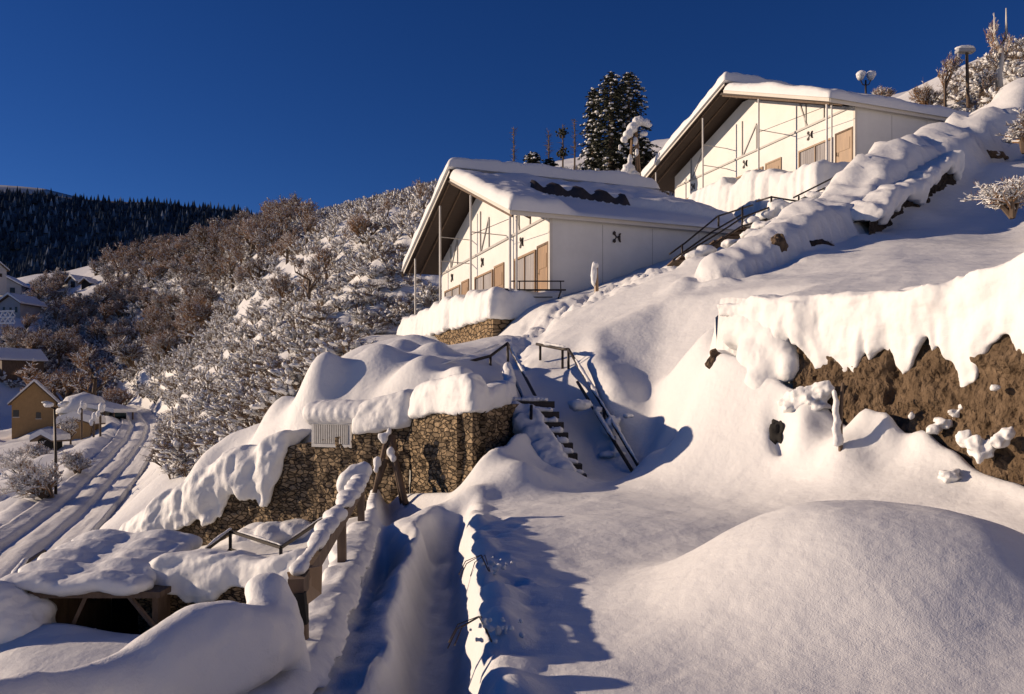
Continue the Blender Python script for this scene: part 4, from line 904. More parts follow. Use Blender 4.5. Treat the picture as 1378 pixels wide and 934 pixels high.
# rocks showing under the snowy planted bank
def rock(px, py, D, r, lab, seed, f=(1,.5,1), m_='bark'):
    p = cast(px, py, 8) or W(px, py, D); p.y += r*f[1]*.75; m = MB(); m.blob((0,0,0), (r*f[0], r*f[1], r*f[2]), 4, .5, 1.3, seed)
    o = m.build('rock', M[m_], smooth=False, loc=p); d = o.modifiers.new('d', 'DISPLACE'); d.texture = cloud(.18); d.strength = .18; d.texture_coords = 'GLOBAL'; tag(o, lab, 'rock', 'rocks showing through the snow')
M['rock'] = mat('rock', (.035,.025,.02), .95, var=.6, vscale=4, bump=1, bscale=9, bdist=.1)
M['rock_brown'] = mat('rock_brown', (.12,.08,.05), .95, var=.5, vscale=4, bump=1, bscale=9, bdist=.1)
rock(1262,240,29.2,.4,'dark rock at the top end of the row under thick snow',12,(.7,.5,1),'rock')
rock(1330,210,31.0,.65,'brown rock ledge under snow near the right edge',14,(1.5,.5,.35),'rock_brown')
rock(1098,329,23.3,.35,'flat dark rock at the foot of the snowy bank behind the smooth slope',15,(1.5,.5,.4),'rock')
rock(1050,335,24.0,.28,'small dark rock beside dry grass where the snowy bank starts',16,(.8,.5,1.3),'rock_brown')
rock(962,488,14.1,.20,'brown earth patch beside the snow slide, left of the bank',19,(.6,.3,.9),'rock_brown')
rp_ = []
for (px, py) in ((1160,312),(1180,298),(1200,284),(1222,270),(1245,252),(1262,240),(1278,232)):
    c_ = cast(px, py, 12); rp_.append((c_.x+.10, c_.y-.30, c_.z+.30, c_.z-.9))
rw = empty('rock_wall', (rp_[3][0], rp_[3][1], rp_[3][3])); tag(rw, 'dark rough rock face under the thick snow of the planted bank', 'rock wall')
ws_ = wall_strip('rock_face', rp_[::-1], th=.6, m=M['rock'], seed=21, step=.06)
d_ = ws_.modifiers.new('d', 'DISPLACE'); d_.texture = cloud(.35); d_.strength = .35; d_.texture_coords = 'GLOBAL'
dr_ = drape('snow_cap', [(p[0], p[1], p[2], .4, (.15,.45,.2,.5,.1,.3,.5)[i]) for i, p in enumerate(rp_)], M['snow'], inset=1.3, over=.35, rise=.4, drop=.3, jag=.7, seed=12, side=1, ripple=.12, back=.15, step=.08, vox=.055)
at_root(rw, ws_, dr_)
# ---------------------------------------------------------------- lamps and poles
def globes_lamp(px, pyb, pyt, D, lab):
    b_ = W(px, pyb, D); tp_ = W(px, pyt, D); r_ = empty('street_lamp', b_); tag(r_, lab, 'street lamp'); h = tp_.z-b_.z
    m = MB(); m.tube([(0,0,-.3),(0,0,h)], [.07,.05], 8); m.build('pole', M['black_metal'], r_, smooth=True)
    for s_ in (-.3, .3):
        m = MB(); m.tube([(0,0,h-.3),(s_*.6,0,h-.25),(s_,0,h)], .03, 6); a_ = m.build('arm', M['black_metal'], r_)
        m = MB(); m.blob((s_,0,h+.18), .2, 3, 0); g_ = m.build('globe', M['lamp'], r_, smooth=True)
        m = MB(); m.blob((s_+.02,0,h+.34), (.27,.27,.22), 3, .2, 2, int(s_*10)); m.build('snow_cap', M['snow'], g_, smooth=True)
    return r_
globes_lamp(1165, 132, 108, 46, 'short twin globe lamp capped with snow behind the farther cabin roof')
b_ = W(75,672,50); h = W(75,548,50).z-b_.z
sl_ = empty('street_lamp', b_); tag(sl_, 'tall street lamp with two drooping arms standing by the bend of the road', 'street lamp')
m = MB(); m.tube([(0,0,-.4),(0,0,h*.45),(-.08,0,h)], [.10,.09,.06], 8); m.build('pole', M['black_metal'], sl_, smooth=True)
for s_ in (-1, 1):
    m = MB(); m.tube([(-.08,0,h-.1),(s_*.28,0,h),(s_*.55,0,h+.3)], .04, 6); a_ = m.build('arm', M['black_metal'], sl_)
    m = MB(); m.blob((s_*.6,0,h+.3), (.28,.2,.09), 3, .1); m.build('lamp_head', M['lamp'], sl_, smooth=True)
    m = MB(); m.blob((s_*.45,0,h+.16), (.32,.22,.17), 3, .2, 2, 3); m.build('snow', M['snow'], sl_, smooth=True)
for (px, pt, pb, D, lab) in ((110,545,590,88,'thin dark pole at the left corner of the pavilion'),(135,548,596,82,'dark pole with snowy top between the pavilion and the road'),(126,560,592,84,'short dark pole close behind the snowy topped pole')):
    p = W(px, pb, D); t_ = W(px-2, pt, D).z-p.z; r_ = empty('utility_pole', p); tag(r_, lab, 'pole')
    m = MB(); m.tube([(0,0,-.5),(0,0,t_)], .11, 7); m.build('pole', M['bark'], r_); m = MB(); m.blob((.15,0,t_), (.4,.3,.5), 2, .5, 2, px); m.blob((-.2,0,t_-.7), (.25,.25,.4), 2, .5, 2, px+1); melt(m.build('snow', M['snow_far'], r_), .09, 2, ())
# flat topped pole on the upper right ridge
p = W(1303,128,50); h = W(1303,66,50).z-p.z; fp = empty('floodlight_pole', p); tag(fp, 'tall pole with a flat snowy head on the ridge at upper right', 'lamp pole')
m = MB(); m.tube([(0,0,-1),(-.1,0,h)], [.11,.09], 8); m.build('pole', M['bark'], fp)
m = MB(); m.box((-.75,-.25,h-.25),(.35,.25,h-.02)); bevel(m.build('head', M['grey_wall'], fp), .05)
m = MB(); m.blob((-.2,0,h+.05),(.6,.3,.16),3,.2,2,2); m.build('snow', M['snow_far'], fp, smooth=True)
m = MB(); m.tube([(-.62,0,h-.2),(-.66,0,h-.9)], .07, 6); m.build('bracket', M['grey_wall'], fp)
# snow laden double mast behind the nearer cabin
p = W(852,246,55); mt = empty('mast', p); tag(mt, 'leaning twin mast wrapped in clumps of snow before the big conifer', 'mast')
for (x0_, y0_, x1_, y1_) in ((846,246,851,178),(858,246,855,170),(862,246,856,174)):
    m = MB(); m.tube([W(x0_,y0_,55)-p, W(x1_,y1_,55)-p], .09, 6); m.build('pole', M['wood'], mt)
m = MB()
for (px,py,r,f) in ((859,163,.40,.9),(851,172,.38,1),(845,181,.34,1),(840,188,.26,1),(868,165,.34,.7),(872,168,.26,.7),(866,180,.32,.5),(855,190,.18,1.6),(857,205,.14,2),(848,215,.2,2),(846,228,.5,.9),(853,236,.45,.8),(841,235,.4,.9),(856,246,.4,1.2),(834,198,.12,1.8)): m.blob(W(px,py,54.8)-p, (r, r*.8, r*f), 3, .3, 2, px)
melt(m.build('snow', M['snow'], mt), .06, 3, ((.25,.12),))
# stump wrapped with snow by the nearer cabin's corner
p = W(803,385,30.5); sp = empty('post_stump', p); tag(sp, 'short wooden stump wrapped in snow beside the nearer cabin side wall', 'stump')
m = MB(); m.tube([(0,0,-.4),(-.05,0,.75)], .09, 7); m.build('post', M['wood'], sp); m = MB(); m.blob((-.1,0,.4),(.13,.13,.45),3,.3,2,1); m.blob((-.06,0,.8),(.13,.13,.15),3,.3,2,1); melt(m.build('snow', M['snow'], sp), .03, 3, ())
# ---------------------------------------------------------------- vegetation
def proj(x, y, z): return 689+F*x/y, 534-F*z/y
Hg = lambda xs, ys: np.array([H(float(a_), float(b_)) for a_, b_ in zip(xs, ys)])
def inpoly(px, py, poly):
    c = np.zeros(len(px), bool); n_ = len(poly)
    for i in range(n_):
        x1_, y1_ = poly[i]; x2_, y2_ = poly[(i+1) % n_]
        k = ((y1_ > py) != (y2_ > py)) & (px < (x2_-x1_)*(py-y1_)/(y2_-y1_+1e-12)+x1_); c ^= k
    return c
def twig_tube(V, Fc, p, q, r0, r1, n_=3):
    d = (q-p).normalized(); u = d.cross(Vector((.3,.2,1))).normalized(); w_ = d.cross(u); b = len(V)
    for c, r in ((p, r0), (q, r1)):
        for k in range(n_): a_ = 2*math.pi*k/n_; V.append(tuple(c+(u*math.cos(a_)+w_*math.sin(a_))*r))
    for k in range(n_): Fc.append((b+k, b+(k+1)%n_, b+n_+(k+1)%n_, b+n_+k))
def mk(name, V, Fc, m): me = bpy.data.meshes.new(name); me.from_pydata(V, [], Fc); me.materials.append(m); me.update(); return me
def tree_mesh(seed, spread=.55, levels=5, kids=4, r0=.09, up=.45, vase=False, frost=.3):
    rd = random.Random(seed); TV, TF, CV, CF, SV, SF = [], [], [], [], [], []
    def grow(p, d, L, r, lv):
        q = p+d*L
        if lv >= levels-1: twig_tube(TV, TF, p, q, r, r*.7, 5)
        else: twig_tube(CV, CF, p, q, r, r*.55)
        if lv < levels-1 and L > .03 and d.z < .85 and rd.random() < frost:   # snow lying along the limb
            o_ = Vector((0,0,r*.9)); twig_tube(SV, SF, p.lerp(q,.1)+o_, p.lerp(q,.95)+o_, r*.9+.004, r*.6+.003)
        if lv <= 0: return
        for k in range(kids+(1 if lv < 3 else 0)):
            f = rd.uniform(.35, 1) if k else 1
            ax = Vector((rd.gauss(0,1), rd.gauss(0,1), rd.gauss(0,.6)+up)).normalized()
            nd = (d*(1-spread)+ax*spread*1.1).normalized(); grow(p.lerp(q, f), nd, L*rd.uniform(.5,.78), max(r*.50, .0028), lv-1)
    if vase:
        for k in range(6):
            a_ = rd.uniform(0, 6.28); grow(Vector((0,0,0)), Vector((math.cos(a_)*.6, math.sin(a_)*.6, 1)).normalized(), .30, r0*.6, levels-1)
    else: grow(Vector((0,0,0)), Vector((rd.uniform(-.1,.1), rd.uniform(-.1,.1), 1)).normalized(), .38, r0*.55, levels)
    n_ = len(CV); V = CV+SV; me = mk('crown', V, CF+[tuple(i+n_ for i in f) for f in SF], M['twig_brown']); me.materials.append(M['snow_far'])
    me.polygons.foreach_set('material_index', [0]*len(CF)+[1]*len(SF)); me.update()
    return mk('trunk', TV, TF, M['bark']), me
trees = [tree_mesh(s, .5+.05*(s%3), 5, 4, .07) for s in range(4)]+[tree_mesh(20+s, .5, 5, 4, .06, vase=True) for s in range(2)]+[tree_mesh(31, .5, 4, 5, .06, vase=True, frost=.8)]+[tree_mesh(33, .55, 5, 4, .06, vase=True, frost=.9), tree_mesh(34, .5, 5, 4, .06, frost=.9)]
def place_tree(k, p, h, rz, lab, grp, name='bare_tree', wx=1.0, cat='tree'):
    r_ = empty(name, p, rz); r_.scale = (h*wx, h*wx, h); tag(r_, lab, cat, grp)
    for nm, me in (('trunk', trees[k][0]), ('crown', trees[k][1])): link(bpy.data.objects.new(nm, me), r_)
    return r_
# shrubs: stems, side twigs and pads of snow on them
def shrub_arrays(seed, sub=1, nst=16, snow=10, tw=22):
    rd = random.Random(seed); V, Fc = [], []; pads = []
    for i in range(nst):
        a_ = rd.uniform(0, 6.28); o_ = rd.uniform(.15, .95); p = Vector((math.cos(a_)*.12, math.sin(a_)*.12, -.1)); top = Vector((math.cos(a_)*o_, math.sin(a_)*o_, rd.uniform(.45, 1.0)*(1.15-.5*o_)))
        midp = p.lerp(top, .5)+Vector((0,0,.14)); twig_tube(V, Fc, p, midp, .02, .014); twig_tube(V, Fc, midp, top, .014, .008)
        for k in range(tw//8):
            s_ = midp.lerp(top, rd.uniform(-.4, 1)); e_ = s_+Vector((rd.gauss(0,.16), rd.gauss(0,.16), rd.uniform(-.05,.24))); twig_tube(V, Fc, s_, e_, .010, .006)
            for _ in range(2): g = s_.lerp(e_, rd.uniform(.3,1)); twig_tube(V, Fc, g, g+Vector((rd.gauss(0,.09), rd.gauss(0,.09), rd.uniform(-.03,.13))), .008, .005)
        for k in range(3):
            if rd.random() < snow/nst: t_ = rd.uniform(.35, 1.0); c_ = (midp.lerp(top, t_*2-1) if t_ > .5 else p.lerp(midp, t_*2)); dd_ = (top-midp).normalized(); pads.append((c_+Vector((rd.gauss(0,.03), rd.gauss(0,.03), .03)), rd.uniform(.045,.115), dd_))
    nq = len(Fc); Fq = np.array(Fc); Vq = np.array(V)
    SV, ST = [], []
    for i, (c, r, dd_) in enumerate(pads):
        b = len(SV); V0, F0 = ICO[sub]
        for v in V0:
            k = 1+.7*mnoise.noise(Vector(v)*2.2+Vector((i*3.3, seed, 0))); al = Vector(v).dot(dd_)*.9; SV.append((c.x+(v[0]+dd_.x*al)*r*k, c.y+(v[1]+dd_.y*al)*r*k, c.z+(v[2]*.6+dd_.z*al)*r*k))
        ST += [tuple(j+b for j in f) for f in F0]
    return Vq, Fq, np.array(SV), np.array(ST)
def shrub_mesh(seed, **kw):
    Vq, Fq, SV, ST = shrub_arrays(seed, **kw); me = bpy.data.meshes.new('shrub')
    me.from_pydata(Vq.tolist()+SV.tolist(), [], Fq.tolist()+(ST+len(Vq)).tolist()); me.materials.append(M['twig']); me.materials.append(M['snow_far'])
    me.polygons.foreach_set('material_index', [0]*len(Fq)+[1]*len(ST)); me.polygons.foreach_set('use_smooth', [False]*len(Fq)+[True]*len(ST)); me.update(); return me
shr = [shrub_mesh(s, sub=2, nst=22, snow=(15, 11, 18, 8, 15, 5)[s], tw=48) for s in range(6)]
POLY = [(70,350),(240,325),(400,290),(450,262),(590,248),(545,370),(590,405),(505,455),(440,500),(400,540),(330,600),(235,650),(212,610),(205,560),(150,535),(0,520),(0,440),(0,400)]
def scatter(n_, xr, yr, poly, md, seed):
    g = np.random.default_rng(seed); xs = g.uniform(*xr, n_); ys = g.uniform(*yr, n_); zs = Hg(xs, ys)
    px, py = proj(xs, ys, zs); k = inpoly(px, py, poly); out = []; cell = {}
    for x, y, z in zip(xs[k], ys[k], zs[k]):
        m_ = md(x, y); key = (int(x//2), int(y//2)); ok = True
        for a_ in (-1,0,1):
            for b_ in (-1,0,1):
                for q in cell.get((key[0]+a_, key[1]+b_), ()):
                    if (q[0]-x)**2+(q[1]-y)**2 < m_*m_: ok = False; break
        if ok: cell.setdefault(key, []).append((x, y)); out.append((x, y, z))
    return out
sp_ = scatter(30000, (-170,-1), (27,240), POLY, lambda x, y: .60+.012*y, 3)
sp_ = scatter(26000, (-36,-1), (27,78), POLY, lambda x, y: .58+.010*y, 13)+scatter(16000, (-60,-36), (58,125), POLY, lambda x, y: 1.1, 17)+[p for p in sp_ if not (p[0] > -36 and p[1] < 78) and not (-60 < p[0] < -36 and 58 < p[1] < 125)]+scatter(16000, (-110,-45), (122,215), POLY, lambda x, y: 2.0, 19)
rp2 = [tuple(q) for q in rq]
def road_clear(x, y, r=2.9): return min((x-q[0])**2+(y-q[1])**2 for q in rp2) > r*r
sp_ = [p for p in sp_ if road_clear(p[0], p[1])]
def incab(p, C=C1):
    lx = (p[0]-C[0])*.9365+(p[1]-C[1])*.3505; ly = -(p[0]-C[0])*.3505+(p[1]-C[1])*.9365
    return -6.2 < lx < 11 and -2.5 < ly < 19
def nohouse(p):
    u_, v_ = proj(*p); return not ((u_ < 46 and 335 < v_ < 450) or (80 < u_ < 128 and 374 < v_ < 408))
sp_ = [p for p in sp_ if not incab(p) and nohouse(p)]
# a few more along the right hand ridge and behind the cabins
sp2 = scatter(2500, (20,60), (36,66), [(1185,175),(1240,160),(1290,110),(1378,60),(1400,150),(1300,165),(1270,185)], lambda x, y: 1.0, 5)
sp3 = scatter(5000, (-4,22), (56,96), [(690,262),(700,215),(790,215),(880,200),(905,262),(870,285)], lambda x, y: 1.25, 6)
sp2 = [p for p in sp2 if not incab(p, C2)]; sp3 = [p for p in sp3 if not incab(p, C2)]
allp = sorted([(p, 'hill') for p in sp_]+[(p, 'ridge') for p in sp2]+[(p, 'back') for p in sp3], key=lambda q: q[0][1])
rd = random.Random(11)
LAB = {'hill':'snow laden brush on the steep slope left of the nearer cabin','ridge':'snow dusted thicket on the ridge at the upper right','back':'snowy undergrowth behind the roof of the nearer cabin'}
GRP = {'hill':'brush on the slope left of the cabins','ridge':'thicket on the upper right ridge','back':'undergrowth behind the cabins'}
near_, far_ = allp[:300], allp[300:]
for p, kd in near_:
    s_ = rd.uniform(.6, 1.2)*(1.0 if kd != 'hill' else .9+.006*p[1]); o = bpy.data.objects.new('shrub', shr[rd.randrange(6)]); o.location = (p[0], p[1], p[2]-.12*s_); o.scale = (s_*1.15, s_*1.15, s_*rd.uniform(.75,1.1)); o.rotation_euler = (0,0,rd.uniform(0,6.28)); link(o)
    tag(o, LAB[kd], 'shrub', GRP[kd])
VV, FF, SVV, SFF = [], [], [], []; nb = ns = 0
arr = [shrub_arrays(50+s, sub=1, nst=18, snow=(13, 10, 16, 7, 13)[s], tw=32) for s in range(5)]
for p, kd in far_:
    Vq, Fq, SV, ST = arr[rd.randrange(5)]; s_ = rd.uniform(.7, 1.3)*(.9+.006*p[1]); a_ = rd.uniform(0, 6.28); c, s1 = math.cos(a_), math.sin(a_)
    Rm = np.array([[c,-s1,0],[s1,c,0],[0,0,.95]])*s_; L_ = np.array((p[0], p[1], p[2]-.15))
    VV.append(Vq @ Rm.T+L_); FF.append(Fq+nb); nb += len(Vq); SVV.append(SV @ Rm.T+L_); SFF.append(ST+ns); ns += len(SV)
if VV:
    o = np_mesh('brush', np.concatenate(VV), np.concatenate(FF), M['twig'], smooth=False); tag(o, 'bare brown brush covering the far hillside', 'brush', kind='stuff')
    o = np_mesh('brush_snow', np.concatenate(SVV), np.concatenate(SFF), M['snow_far']); tag(o, 'snow lying on the far hillside brush', 'snow', kind='stuff')
# bare trees of the left hillside and the valley
TP_ = [(0,400),(80,350),(200,330),(330,310),(400,290),(420,330),(330,400),(260,470),(200,500),(60,500),(0,470)]
tp_ = scatter(2600, (-200,-18), (72,290), TP_, lambda x, y: 3.6, 8)
tp_ = [p for p in tp_ if road_clear(p[0], p[1], 6) and nohouse(p)]
tp_ = sorted(tp_, key=lambda p: p[1])[:230]
for p in tp_:
    h = rd.uniform(4.5, 7.5)*(1+.0012*p[1]); place_tree(rd.randrange(7), (p[0], p[1], p[2]-.2), h, rd.uniform(0, 6.28), 'bare brown tree in the wood on the valley side at left', 'bare trees on the left hillside', wx=rd.uniform(.8,1.15))
for (px,py,D,h,k,lab) in ((415,312,70,5.5,1,'bushy bare tree standing out on the skyline above the brush'),(440,300,76,5.0,3,'bare tree right behind the bushy skyline tree'),(490,283,78,4.6,4,'small dark bare tree on the skyline left of the nearer cabin'),(385,318,80,4.2,5,'leftmost bare tree of the skyline group above the brush'),(520,278,80,3.2,2,'low bare tree on the skyline close to the nearer cabin roof'),
    (570,262,76,3.0,0,'bare twiggy tree just left of the nearer cabin roof peak'),(45,492,118,11,2,'large spreading bare tree above the tan house'),(125,480,128,11,0,'wide dark bare tree right of the spreading tree'),(85,485,135,10,5,'bare tree between two wider ones above the valley houses'),(180,470,140,10,6,'dark bare tree where the brush slope meets the wood'),(160,500,112,6,4,'low bare bush tree just above the pavilion'),(215,478,125,8,1,'bare tree at the shaded foot of the brush slope')):
    q = W(px, py, D); place_tree(k, (q.x, q.y, H(q.x, q.y)-.2), h, px*.3, lab, None)
# slanting bare trees by the lamp
for (px,py,D,h,k,rz,lab,tx) in ((72,668,49,4.6,7,.6,'frosty bare tree leaning left beside the street lamp',-.45),(35,650,55,3.6,8,2,'small frosty tree left of the street lamp',-.2),(105,640,60,3.2,7,3,'frosty bush tree between the street lamp and the road',.1),(55,612,75,3.4,7,1,'frosty shrub tree in front of the tan house',0),(95,600,85,3.4,8,2,'frosty shrub tree left of the cream hut',0)):
    q = W(px, py, D); t_ = place_tree(k, (q.x, q.y, H(q.x, q.y)-.1), h, rz, lab, None); t_.rotation_euler = (0, tx, 0)
# birch like trees on the upper right
for (px,py,D,h,k,wx,lab) in ((1272,140,50,4.6,3,.6,'thin frosty tree rising over the end of the farther cabin roof'),(1345,105,50,4.7,0,.5,'tall bare tree with a pale forked trunk on the ridge, far right'),(1250,150,52,3.2,5,.8,'low frosty tree just beyond the farther cabin roof'),(1318,125,50,2.6,6,.9,'small frosty bush tree right of the flat topped pole'),(1190,140,58,2.4,6,1,'snowy bush top behind the farther cabin roof ridge'),(1238,150,56,1.8,4,1,'small snowy sprig over the farther cabin eave')):
    q = W(px, py, D); place_tree(k, (q.x, q.y, q.z-.3), h, px*.7, lab, None, wx=wx)
p = W(1345,100,50); m = MB(); m.tube([(0,0,-1.2),(-.05,0,.0),(.12,0,1.0),(.05,0,1.6)], [.24,.2,.17,.2], 8); m.tube([(.05,0,1.5),(.45,0,2.6),(.42,0,4.2)], [.13,.08,.03], 6); m.tube([(.05,0,1.5),(-.3,0,2.4),(-.35,0,3.9)], [.11,.07,.02], 6)
o = m.build('tree_trunk', M['cream'], smooth=True, loc=p); tag(o, 'pale broken forked tree trunk on the ridge at far right', 'tree trunk')
# snow twigs hanging at the right edge
for (px,py,D,h,k,lab) in ((1362,285,20.0,1.7,7,'delicate bare twigs poking from the snow at the right edge'),(1378,200,30,2.4,7,'frosty twigs above the brown ledge at the right edge'),(1105,338,23.4,.7,6,'dry grass tuft standing in snow at the foot of the snowy bank'),(1050,345,23.6,.8,4,'dry grass tuft by the small dark rock')):
    q = W(px, py, D); place_tree(k, (q.x, q.y, q.z-.15), h, px, lab, None, name='bare_bush', wx=1.2, cat='bush')
for (px,py,D,h,k,lab) in ((300,235,19,1,4,''),): pass
# slender poles of dead trees behind the nearer cabin
for (px,py,pt,D,lab,top) in ((691,232,172,84,'slender dead tree trunk, leftmost above the nearer cabin roof',0),(738,215,178,86,'thin bare sapling on the skyline behind the nearer cabin',0),(757,225,168,84,'thin tree with two dark tufts on the skyline behind the nearer cabin',1),(773,220,160,88,'thin bare tree just left of the big conifer',0)):
    q = W(px, py, D); h = W(px, pt, D).z-q.z; r_ = empty('dead_tree', q); tag(r_, lab, 'tree')
    m = MB(); m.tube([(0,0,-3),(.05,0,h*.5),(0,0,h)], [.13,.09,.04], 6); m.build('trunk', M['bark'], r_)
    V_, F_ = [], []; g = random.Random(px)
    for i in range(70):
        z_ = g.uniform(.15, .98)*h; a_ = g.uniform(0, 6.28); l_ = g.uniform(.25,.8)*(1.1-z_/h*.5); twig_tube(V_, F_, Vector((0,0,z_)), Vector((math.cos(a_)*l_, math.sin(a_)*l_, z_+g.uniform(-.2,.5))), .03, .012)
    link(bpy.data.objects.new('crown', mk('crown', V_, F_, M['twig'])), r_)
    if top:
        m = MB()
        for zz_, r2 in ((h*.82, .55), (h*.32, .65)):
            for i in range(60):
                v = Vector((g.gauss(0,.45), g.gauss(0,.45), g.gauss(0,.4)))*r2; m.blob((v.x, v.y, zz_+v.z), .12, 1, .5, 2, i)
        m.build('needle_tuft', M['needle'], r_)
# ---------------------------------------------------------------- conifers
def conifer(px, pyb, pyt, D, wid, lab, seed, nb_=230):
    q = W(px, pyb, D); h = W(px, pyt, D).z-q.z; g = random.Random(seed); r_ = empty('conifer', q); tag(r_, lab, 'conifer')
    m = MB(); m.tube([(0,0,-2),(0,0,h*.5),(0,0,h)], [.35,.22,.04], 8); m.build('trunk', M['bark'], r_)
    NV, NF = [], []; S_ = MB()
    for i in range(nb_):
        f = (i+g.random())/nb_; z_ = h*(.04+.95*f); L_ = wid*(1-f)**.27*g.uniform(.5, 1.15)*(1 if f < .93 else .7); a_ = i*2.399+g.uniform(-.3,.3)
        d = Vector((math.cos(a_), math.sin(a_), 0)); tip = Vector((0,0,z_))+d*L_+Vector((0,0,-.28*L_+g.uniform(-.1,.2))); rt = Vector((0,0,z_)); mid_ = rt.lerp(tip, .5)+Vector((0,0,.12*L_))
        twig_tube(NV, NF, rt, mid_, .04, .03); twig_tube(NV, NF, mid_, tip, .03, .015); sd = d.cross(Vector((0,0,1)))
        for k in range(int(26*L_/wid)+10):
            t = g.uniform(.2, 1); c_ = rt.lerp(mid_, t*2) if t < .5 else mid_.lerp(tip, t*2-1)
            ln = .5*(1.15-t)*g.uniform(.6,1.2)+.14; s_ = g.choice((-1,1)); e_ = c_+(sd*s_*g.uniform(.4,1)+d*g.uniform(.1,.7)+Vector((0,0,g.uniform(-.55,.15))))*ln
            wv = Vector((g.gauss(0,1), g.gauss(0,1), g.gauss(0,1))).normalized()*g.uniform(.05,.10); b = len(NV)
            NV += [tuple(c_-wv), tuple(c_+wv), tuple(e_+wv*.3), tuple(e_-wv*.3)]; NF.append((b,b+1,b+2,b+3))
        if g.random() < .62:
            for t in ((.92,.62) if g.random() < .45 else (.85,)):
                c_ = mid_.lerp(tip, t*2-1); rr_ = g.uniform(.10,.26)*(.6+.5*(1-f)); S_.blob(c_+Vector((0,0,.07)), (rr_*1.1, rr_*1.1, rr_*.5), 2, .5, 2, i)
    link(bpy.data.objects.new('foliage', mk('foliage', NV, NF, M['needle'])), r_); S_.build('snow', M['snow_far'], r_, smooth=True)
conifer(822,262,98,74,3.4,'tall dark snow flecked conifer behind the mast, the left of two merged tops',1,250)
conifer(846,262,97,76,3.3,'tall dark conifer whose top merges into its neighbour on the left',2,240)
conifer(799,262,120,77,1.7,'narrow shorter conifer against the left side of the tall pair',7,170)
conifer(865,262,185,72,1.8,'low dark conifer just left of the farther cabin eave',4,120)
conifer(717,248,205,78,1.5,'small snow plastered conifer over the nearer cabin roof',5,90)
conifer(740,252,214,78,1.3,'smaller snow plastered conifer right of its twin over the roof',6,80)
# ---------------------------------------------------------------- weeds in the foreground snow
def weed(px, py, D, s_, lab, blobs):
    q = W(px, py, D); q.z = H(q.x, q.y); r_ = empty('weed', q); tag(r_, lab, 'weed'); g = random.Random(px)
    for i in range(3):
        a_ = g.uniform(2.2, 4.0); P_ = [Vector((0,0,-.05)), Vector((math.cos(a_)*.10*s_, -.02, .16*s_)), Vector((math.cos(a_)*.24*s_, -.05*i, .10*s_)), Vector((math.cos(a_)*.30*s_, -.06*i, -.02))]
        m = MB(); m.tube(P_, .0045, 5); m.build('stalk', M['twig'], r_)
    m = MB()
    for i in range(blobs): m.blob((g.gauss(.03,.09)*s_, g.gauss(0,.09)*s_, g.uniform(.0,.15)*s_), g.uniform(.012,.026)*s_, 2, .4, 2, i)
    melt(m.build('snow_crumbs', M['snow'], r_), .012, 2, ((.04,.015),))
weed(665,862,5.2,1.0,'bent weed stalks under crumbly snow beside the trench, nearest the camera',26)
weed(662,768,7.0,1.0,'bent weed stalks in snow beside the trench, farther along the path',18)
# ---------------------------------------------------------------- houses of the valley
def house(px, pyb, D, wd_, dp_, hw, hr_, rz, lab, wall='tan_wall', wins=(), loc_dz=0, name='house', over=.5, snow_t=.35):
    q = cast(px, pyb, 62) or W(px, pyb, D); kk = q.y/D; r_ = empty(name, (q.x, q.y, q.z), R(rz)); r_.scale = (kk,)*3; tag(r_, lab, 'house')
    m = MB(); hw_ = wd_/2   # gable faces -y
    m.poly_prism([(-hw_,0,-3.5),(hw_,0,-3.5),(hw_,0,hw),(0,0,hw+hr_),(-hw_,0,hw)], (0,dp_,0)); recalc(m.build('wall', M[wall], r_))
    sl_ = hr_/hw_
    for s_ in (-1, 1):
        m = MB(); e = hw_+over; m.poly_prism([(0,-over,hw+hr_+.06),(s_*e,-over,hw-over*sl_+.06),(s_*e,-over,hw-over*sl_+.22),(0,-over,hw+hr_+.24)], (0,dp_+2*over,0)); rf_ = recalc(m.build('roof', M['old_wood'], r_))
        m = MB(); m.poly_prism([(0,-over-.05,hw+hr_+.245),(s_*e*1.01,-over-.05,hw-over*sl_+.225),(s_*e*1.01,-over-.05,hw-over*sl_+.22+snow_t*.7),(s_*e*.95,-over-.05,hw-over*sl_+.3+snow_t),(0,-over-.05,hw+hr_+.28+snow_t)], (0,dp_+2*over+.1,0))
        recalc(m.build('roof_snow', M['snow_far'], rf_))
    for (x, z, w2, h2, side) in wins:
        m = MB()
        if side == 0: m.box((x-w2/2,-.06,z),(x+w2/2,-.005,z+h2)); wn = m.build('window', M['window_dark'], r_); m = MB(); m.box((x-w2/2-.1,-.10,z-.12),(x+w2/2+.1,-.065,z-.01)); m.build('sill', M['cream'], wn)
        elif side < 0: m.box((-hw_-.06, x-w2/2, z),(-hw_-.005, x+w2/2, z+h2)); m.build('window', M['window_dark'], r_)
        else: m.box((hw_+.005, x-w2/2, z),(hw_+.06, x+w2/2, z+h2)); m.build('window', M['window_dark'], r_)
    return r_
house(46,580,128,6.2,9,4.6,3.2,28,'tan house with a steep snowy roof and one small gable window',wins=((.6,2.0,.7,1.0,0),(-2.5,2.3,.8,1.1,0),(2,2.2,.9,1.1,-1),(5,2.2,.9,1.1,-1)))
q_ = house(-6,504,140,5,7,2.4,1.6,-35,'dark gabled house cut by the left edge above the tan house',wall='old_wood')
house(103,592,92,3.0,3.2,1.7,.5,10,'small cream hut with three tall slots below the pavilion',wall='tan_wall',name='hut',snow_t=.8)
house(60,607,80,1.5,1.6,1.1,.35,-8,'tiny dark hut buried in snow behind the street lamp',wall='dark',name='hut',snow_t=.5)
house(-8,378,200,6,9,3.2,2.2,60,'long pale roofed house highest on the left edge',wall='cream',wins=((-1.5,1.2,.8,.9,0),(1.5,1.2,.8,.9,0)))
